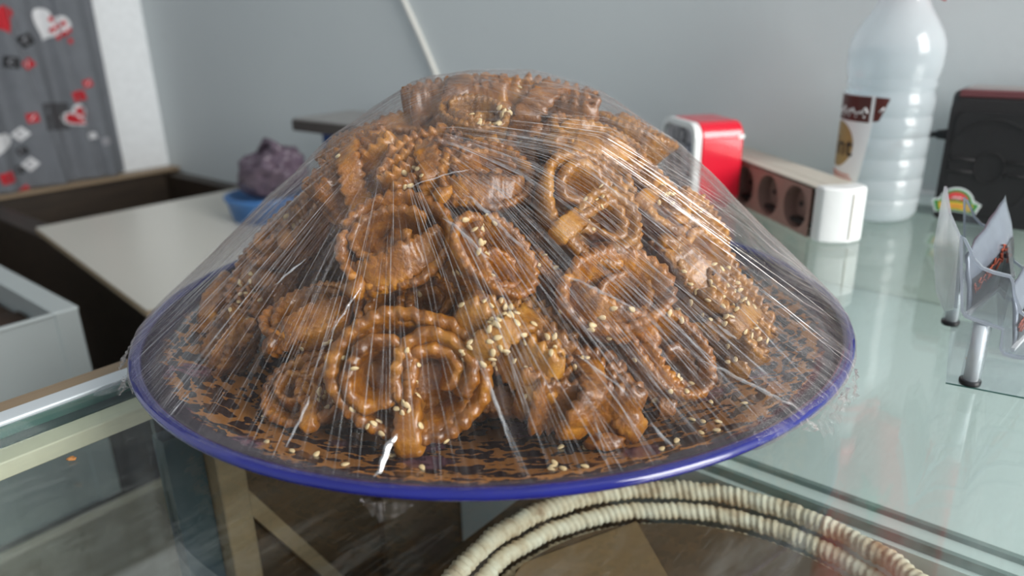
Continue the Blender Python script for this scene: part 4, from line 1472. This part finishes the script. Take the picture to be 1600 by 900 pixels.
def wrap_text(name, txt, size, al, z, mat, r):
    me = text_mesh(txt, size, 'RIGHT', size * 0.010)
    for v in me.vertices:
        x, y = bcurve(al + math.degrees(v.co.x / r), r)
        v.co = Vector((x, y, z + v.co.y))
    return link(name, me, mat, lb, smooth=False)


wrap_text('lettering', 'int', 0.026, -38, 0.0690, M['ink'], 0.03991)
scr = bmesh.new()
for k in range(2):
    pp = []
    for q in range(26):
        x, y = bcurve(-80 + k * 4 + 42 * q / 25, 0.0441 * 0.905)
        pp.append((x, y, 0.0440 - 0.0032 * k - 0.0012 * q / 25 + 0.0008 * math.sin(q * 1.9)))
    tube(scr, pp, 0.0005, 5)
obj('small_print', scr, M['label_red'], lb, smooth=True)
# white script on the band: a base line with loops and dots
scr = bmesh.new()
for k in range(9):
    a0 = -80 + k * 6.2
    pp = []
    for q in range(9):
        t = q / 8
        x, y = bcurve(a0 + 6.6 * t, 0.03991)
        pp.append((x, y, 0.1015 + 0.0048 * abs(math.sin(PI * t)) * ((k * 7) % 3) * 0.5 - 0.001 * (k % 2)))
    tube(scr, pp, 0.0007, 5)
    if k % 2 == 0:
        x, y = bcurve(a0 + 3, 0.03991)
        tube(scr, [(x, y, 0.0975), (x, y, 0.0990)], 0.0008, 5)
x, y = bcurve(-9, 0.03991); x2, y2 = bcurve(-4, 0.03991)
tube(scr, [(x, y, 0.1035), (x2, y2, 0.1075)], 0.0007, 5)
obj('lettering', scr, M['label_white'], lb, smooth=True)

# ------------------------------------------------------------------ speaker
sp = empty('radio_speaker', W(0.78, 0.132, 0.0), ROT)
tag(sp, 'black box speaker with a round grille and emblem sticker against the wall', 'speaker')
SW, SH, SD = 0.098, 0.1210, 0.056
obj('cabinet', bx(0.003, SD, -SW, 0.0, 0.001, SH), M['black'], sp, bevel=0.006, seg=3)
obj('front_frame', prism(bmesh.new(), rrect(-SW + 0.001, -0.001, 0.002, SH - 0.006, 0.010), 'x', -0.001, 0.004), M['ring_grey'], sp, bevel=0.002)
gr = obj('grille', prism(bmesh.new(), rrect(-SW + 0.007, -0.007, 0.008, SH - 0.017, 0.008), 'x', -0.0025, 0.001), M['black_soft'], sp, bevel=0.0012)
cy, cz = -0.040, 0.055


def beads(rad, n, br):
    bm = bmesh.new()
    for k in range(n):
        a = 2 * PI * k / n
        bmesh.ops.create_icosphere(bm, subdivisions=1, radius=br, matrix=Matrix.Translation((-0.003, cy + rad * 0.85 * math.cos(a), cz + rad * math.sin(a))))
    return bm


tag(obj('grille_ring', beads(0.042, 70, 0.0010), M['ring_grey'], sp, smooth=True), kind='stuff')
tag(obj('grille_ring', beads(0.0135, 30, 0.0010), M['ring_grey'], sp, smooth=True), kind='stuff')
for dz in (-0.005, 0.006):
    for y0, y1 in ((cy + 0.012, cy + 0.034), (cy - 0.034, cy - 0.012)):
        obj('grille_bar', tube(bmesh.new(), [(-0.0028, y0, cz + dz), (-0.0028, y1, cz + dz)], 0.0013, 6), M['ring_grey'], sp, smooth=True)
obj('red_trim', bx(0.000, 0.010, -SW + 0.004, -0.006, SH - 0.0055, SH + 0.0006), M['dusty_red'], sp, bevel=0.001)
obj('top_panel', bx(0.012, SD - 0.004, -SW + 0.004, -0.008, SH - 0.001, SH + 0.0012), M['speaker_top'], sp, bevel=0.0006)
stk = empty('emblem_sticker', (0, 0, 0)); stk.parent = sp
stk.location = (-0.0026, -0.0195, 0.019)
bpy.data.objects.remove(stk)


def sticker(nm, pts, mt, x):
    bm = bmesh.new()
    prism(bm, [(p[0] - 0.0195, p[1] + 0.0205) for p in pts], 'x', x - 0.0003, x)
    return obj(nm, bm, M[mt], sp)


def halo(r, a0, a1, c=(0, 0), n=20):
    return [(c[0] + r * math.cos(R(a0 + (a1 - a0) * i / n)), c[1] + r * math.sin(R(a0 + (a1 - a0) * i / n))) for i in range(n + 1)]


base_pts = halo(0.0145, 15, 165) + [(-0.0205, 0.0005), (-0.0165, -0.0105), (-0.008, -0.0085), (0.0, -0.0080), (0.008, -0.0085), (0.0165, -0.0105), (0.0205, 0.0005)]
sticker('sticker_backing', base_pts, 'label_white', -0.0027)
sticker('sticker_arch', halo(0.0128, 0, 180), 'st_green', -0.0031)
sticker('sticker_disc', halo(0.0105, 0, 180), 'st_red', -0.0034)
sticker('sticker_ribbon', [(-0.0185, 0.0005), (-0.0148, -0.0092), (-0.008, -0.0074), (0.0, -0.0068), (0.008, -0.0074), (0.0148, -0.0092), (0.0185, 0.0005), (0.009, 0.0024), (0.0, 0.0030), (-0.009, 0.0024)], 'st_green', -0.0038)
sticker('sticker_ribbon', [(-0.0145, -0.0004), (-0.0125, -0.0070), (-0.007, -0.0058), (0.0, -0.0053), (0.007, -0.0058), (0.0125, -0.0070), (0.0145, -0.0004), (0.007, 0.0008), (0.0, 0.0014), (-0.007, 0.0008)], 'st_yellow', -0.0042)
scr = bmesh.new()
tube(scr, [(-0.0036, -0.0195 + q * 0.0016 - 0.004, 0.0255 + 0.0012 * math.sin(q * 2.4)) for q in range(6)], 0.0006, 5)
obj('sticker_script', scr, M['label_white'], sp, smooth=True)
scr = bmesh.new()
tube(scr, [(-0.0044, -0.0195 + q * 0.0018 - 0.008, 0.0182 + 0.0009 * math.sin(q * 2.1)) for q in range(10)], 0.0005, 5)
obj('sticker_script', scr, M['st_red'], sp, smooth=True)
obj('plug', tube(bmesh.new(), [(0.020, -0.001, 0.079), (0.020, 0.010, 0.0785)], [0.0055, 0.0042], 12), M['black'], sp, smooth=True)
obj('power_lead', tube(bmesh.new(), [(0.020, 0.009, 0.0785), (0.022, 0.020, 0.0775), (0.027, 0.034, 0.073), (0.034, 0.05, 0.060), (0.04, 0.07, 0.03), (0.045, 0.09, 0.004)], 0.0026, 8), M['black'], sp, smooth=True)

# ------------------------------------------------------------------ acrylic display stand
SR = R(-31)
ds = empty('acrylic_stand', (0.234, 0.357, 0.0), SR)
tag(ds, 'stepped clear acrylic display stand on black footed tube legs', 'stand')


def prof_pts():
    top1 = [(-0.0065, 0.0815), (-0.0035, 0.0800), (-0.0010, 0.0760), (0.0020, 0.0705), (0.0062, 0.0665), (0.0115, 0.0650), (0.0186, 0.0640)]
    top2 = [(0.0205, 0.0610), (0.0225, 0.0540), (0.0265, 0.0460), (0.0330, 0.0415), (0.0430, 0.0400), (0.0460, 0.0390)]
    top3 = [(0.0475, 0.0360), (0.0500, 0.0290), (0.0560, 0.0240), (0.0700, 0.0225)]
    bot = [(0.0700, 0.0090), (0.0490, 0.0090), (0.0475, 0.0105), (0.0470, 0.0205), (0.0275, 0.0205), (0.0225, 0.0212), (0.0203, 0.0245), (0.0197, 0.0345), (0.0070, 0.0372), (0.0025, 0.0385), (0.0003, 0.0415), (-0.0030, 0.0600)]
    return top1 + top2 + top3 + bot


def outline_strip(pts, y0, y1, wd_, mat, name, parent):
    """polished edge following the sheet outline"""
    bm = bmesh.new()
    n = len(pts)
    cx = sum(p[0] for p in pts) / n; cz_ = sum(p[1] for p in pts) / n
    R0, R1 = [], []
    for i, p in enumerate(pts):
        a, b = Vector(pts[i - 1]), Vector(pts[(i + 1) % n])
        t = (b - a).normalized(); nn = Vector((t.y, -t.x))
        R0.append(p); R1.append((p[0] + nn.x * wd_, p[1] + nn.y * wd_))
    A = [bm.verts.new((p[0], y0, p[1])) for p in R0]; B = [bm.verts.new((p[0], y0, p[1])) for p in R1]
    C = [bm.verts.new((p[0], y1, p[1])) for p in R1]; D = [bm.verts.new((p[0], y1, p[1])) for p in R0]
    for i in range(n):
        j = (i + 1) % n
        for P_, Q_ in ((A, B), (B, C), (C, D), (D, A)):
            bm.faces.new((P_[i], P_[j], Q_[j], Q_[i]))
    return obj(name, bm, mat, parent)


def m_edge():
    m = Mat('polished_acrylic_edge')
    tr = m.n('BsdfTransparent', i_Color=(0.70, 0.75, 0.82, 1))
    df = m.n('BsdfDiffuse', i_Color=(0.74, 0.79, 0.86, 1))
    gl = m.n('BsdfGlossy', i_Roughness=0.08)
    return m.finish(m.shade(m.math('ADD', m.fresnel(1.5), 0.12), m.shade(0.45, tr.outputs[0], df.outputs[0]), gl.outputs[0]))


ME = m_edge()
pp = prof_pts()
for y0 in (0.0, 0.093):
    sd_ = obj('side_sheet', prism(bmesh.new(), pp, 'y', y0 + 0.0004, y0 + 0.0026), M['acrylic'], ds)
    outline_strip(pp, y0, y0 + 0.003, 0.0013, ME, 'polished_edge', sd_)
for nm, (x0, z0), (x1, z1) in (('floor_plate', (0.0015, 0.0395), (0.0195, 0.0360)), ('floor_plate', (0.0225, 0.0225), (0.0470, 0.0218)), ('floor_plate', (0.0490, 0.0102), (0.0700, 0.0102)),
                               ('riser', (0.0190, 0.0350), (0.0196, 0.0630))):
    d = Vector((x1 - x0, z1 - z0)).normalized(); nn = Vector((-d.y, d.x)) * 0.0009
    bm = prism(bmesh.new(), [(x0 - nn.x, z0 - nn.y), (x1 - nn.x, z1 - nn.y), (x1 + nn.x, z1 + nn.y), (x0 + nn.x, z0 + nn.y)], 'y', 0.003, 0.093)
    o = obj(nm, bm, M['acrylic'], ds)
for x, y in ((0.0110, 0.0035), (-0.0005, 0.0905), (0.060, 0.0035), (0.060, 0.0905)):
    ht = 0.0365 if x < 0.03 else 0.0095
    lg = obj('leg', lathe([(0, 0.002), (0.0048, 0.002), (0.0048, ht), (0.0, ht)], 24), M['acrylic'], ds, smooth=False)
    lg.location = (x, y, 0)
    obj('leg_core', lathe([(0, 0.003), (0.0036, 0.003), (0.0036, ht - 0.001), (0, ht - 0.001)], 16), M['alu'], lg, smooth=True)
    obj('black_foot', lathe([(0, 0.0004), (0.0050, 0.0004), (0.0053, 0.0012), (0.0053, 0.0030), (0.0049, 0.0032), (0, 0.0032)], 24), M['black'], lg, smooth=True)
obj('base_plate', bx(0.0, 0.075, -0.001, 0.100, 0.0, 0.0004), M['acrylic'], ds)
outline_strip([(0.0, 0.0002), (0.075, 0.0002), (0.075, 0.0004), (0.0, 0.0004)], -0.0016, -0.0010, 0.0002, M['glass_edge'], 'base_edge', ds)

# frosted end wall between the two side sheets, rising to a point at the back
bm = bmesh.new()
prism(bm, [(0.003, 0.042), (0.003, 0.079), (0.055, 0.080), (0.0925, 0.088), (0.0925, 0.050), (0.060, 0.030), (0.030, 0.030)], 'x', 0.0, 0.0016)
for v in bm.verts: v.co.x += -0.0062 - 0.0115 * (v.co.y / 0.0925) + 0.10 * (0.08 - v.co.z) * (1 - v.co.y / 0.0925)
obj('end_wall', bm, M['frost'], ds)
DV = Matrix.Rotation(SR, 3, 'Z').inverted() @ Vector((0.7247, 0.6891, 0.0))     # pockets run obliquely through the stand
for k, (ox, oy, oz) in enumerate(((0.0035, 0.0045, 0.0378), (0.0265, 0.0045, 0.0225))):
    a = Vector((ox, oy, oz)); b = a + DV * 0.088
    bm = bmesh.new()
    sd2 = Vector((DV.y, -DV.x, 0)) * 0.0009
    vs = [bm.verts.new(p) for p in (a - sd2, a + sd2, b + sd2, b - sd2, a - sd2 + Vector((0, 0, 0.002)), a + sd2 + Vector((0, 0, 0.002)), b + sd2 + Vector((0, 0, 0.002)), b - sd2 + Vector((0, 0, 0.002)))]
    for f in ((0, 3, 2, 1), (4, 5, 6, 7), (0, 1, 5, 4), (1, 2, 6, 5), (2, 3, 7, 6), (3, 0, 4, 7)): bm.faces.new([vs[i] for i in f])
    obj('pocket_divider', bm, M['divider'], ds)
for k, (ox, oy, oz, lab) in enumerate(((0.0030, 0.0060, 0.0400, 'grey saffron sachet leaning in the upper pocket of the acrylic stand'),
                                       (0.0260, 0.0060, 0.0248, 'grey saffron sachet leaning in the lower pocket of the acrylic stand'))):
    sa = empty('foil_sachet', Vector((0.234, 0.357, 0.0)) + Matrix.Rotation(SR, 3, 'Z') @ Vector((ox, oy, oz)), math.atan2(0.6891, 0.7247))
    tag(sa, lab, 'sachet')
    LN = 0.086

    def sq(s, t, off):
        """s along the sachet, t up"""
        h = (0.030 + 0.016 * s) * t
        y = 0.004 * t + 0.006 * t * t * (0.3 + s) + 0.0012 * noise.noise(Vector((s * 6, t * 4, k * 7 + 1)))
        pf = 0.0028 * (math.sin(PI * s) * math.sin(PI * t)) ** 0.6
        return Vector((LN * s, y + off * pf, h))
    bm = bmesh.new()
    for side in (1, -1):
        rows = [[bm.verts.new(sq(i / 16, j / 12, side)) for j in range(13)] for i in range(17)]
        for A, B in zip(rows, rows[1:]):
            for j in range(12): bm.faces.new((A[j], A[j + 1], B[j + 1], B[j]))
    bmesh.ops.remove_doubles(bm, verts=bm.verts, dist=0.0001)
    obj('sachet_body', bm, M['sachet'], sa, smooth=True)
    for side in (-1,):
        bm = bmesh.new()
        rows = [[bm.verts.new(sq(i / 16, 0.03 + 0.50 * j / 12, side) + Vector((0, -0.0004, 0))) for j in range(13)] for i in range(1, 16)]
        for A, B in zip(rows, rows[1:]):
            for j in range(12): bm.faces.new((A[j], A[j + 1], B[j + 1], B[j]))
        obj('dark_band', bm, M['sachet_dark'], sa, smooth=True)
    scr = bmesh.new()
    for q in range(46):
        s = rg.uniform(0.04, 0.75); t = 0.30 + 0.28 * s + rg.uniform(-0.10, 0.10)
        c = sq(s, t, -1) + Vector((0, -0.0009, 0))
        d1 = Vector((rg.uniform(-0.004, 0.004), 0, rg.uniform(-0.0012, 0.0024)))
        tube(scr, [c - d1, c + Vector((0.0005, 0, 0.0004)), c + d1], 0.00045, 5)
    tag(obj('printed_threads', scr, M['saffron'], sa, smooth=True), kind='stuff')

# ------------------------------------------------------------------ small debris on the glass
for (x, y, s, lab) in ((-0.208, 0.299, 0.0022, 'orange crumb on the bare glass beside the aluminium edge'), (0.236, 0.262, 0.0012, 'tiny rust coloured crumb on the glass before the acrylic stand'),
                       (0.262, 0.385, 0.0009, 'dark speck on the glass under the acrylic stand')):
    crumb('crumb', (x, y, s * 0.5), (s, s * 0.7, s * 0.45), lab, M['crumb'])
bm = bmesh.new()
bmesh.ops.create_icosphere(bm, subdivisions=3, radius=1.0)
for v in bm.verts: v.co = Vector((v.co.x * 0.0085, v.co.y * 0.0045, max(-0.0002, v.co.z * 0.003)))
o = obj('suction_pad', bm, M['acrylic'], smooth=True)
o.location = W(0.138, 0.4105, 0.0002); o.rotation_euler = (0, 0, ROT)
tag(o, 'clear plastic stopper pad on the glass at the aluminium edge', 'pad')
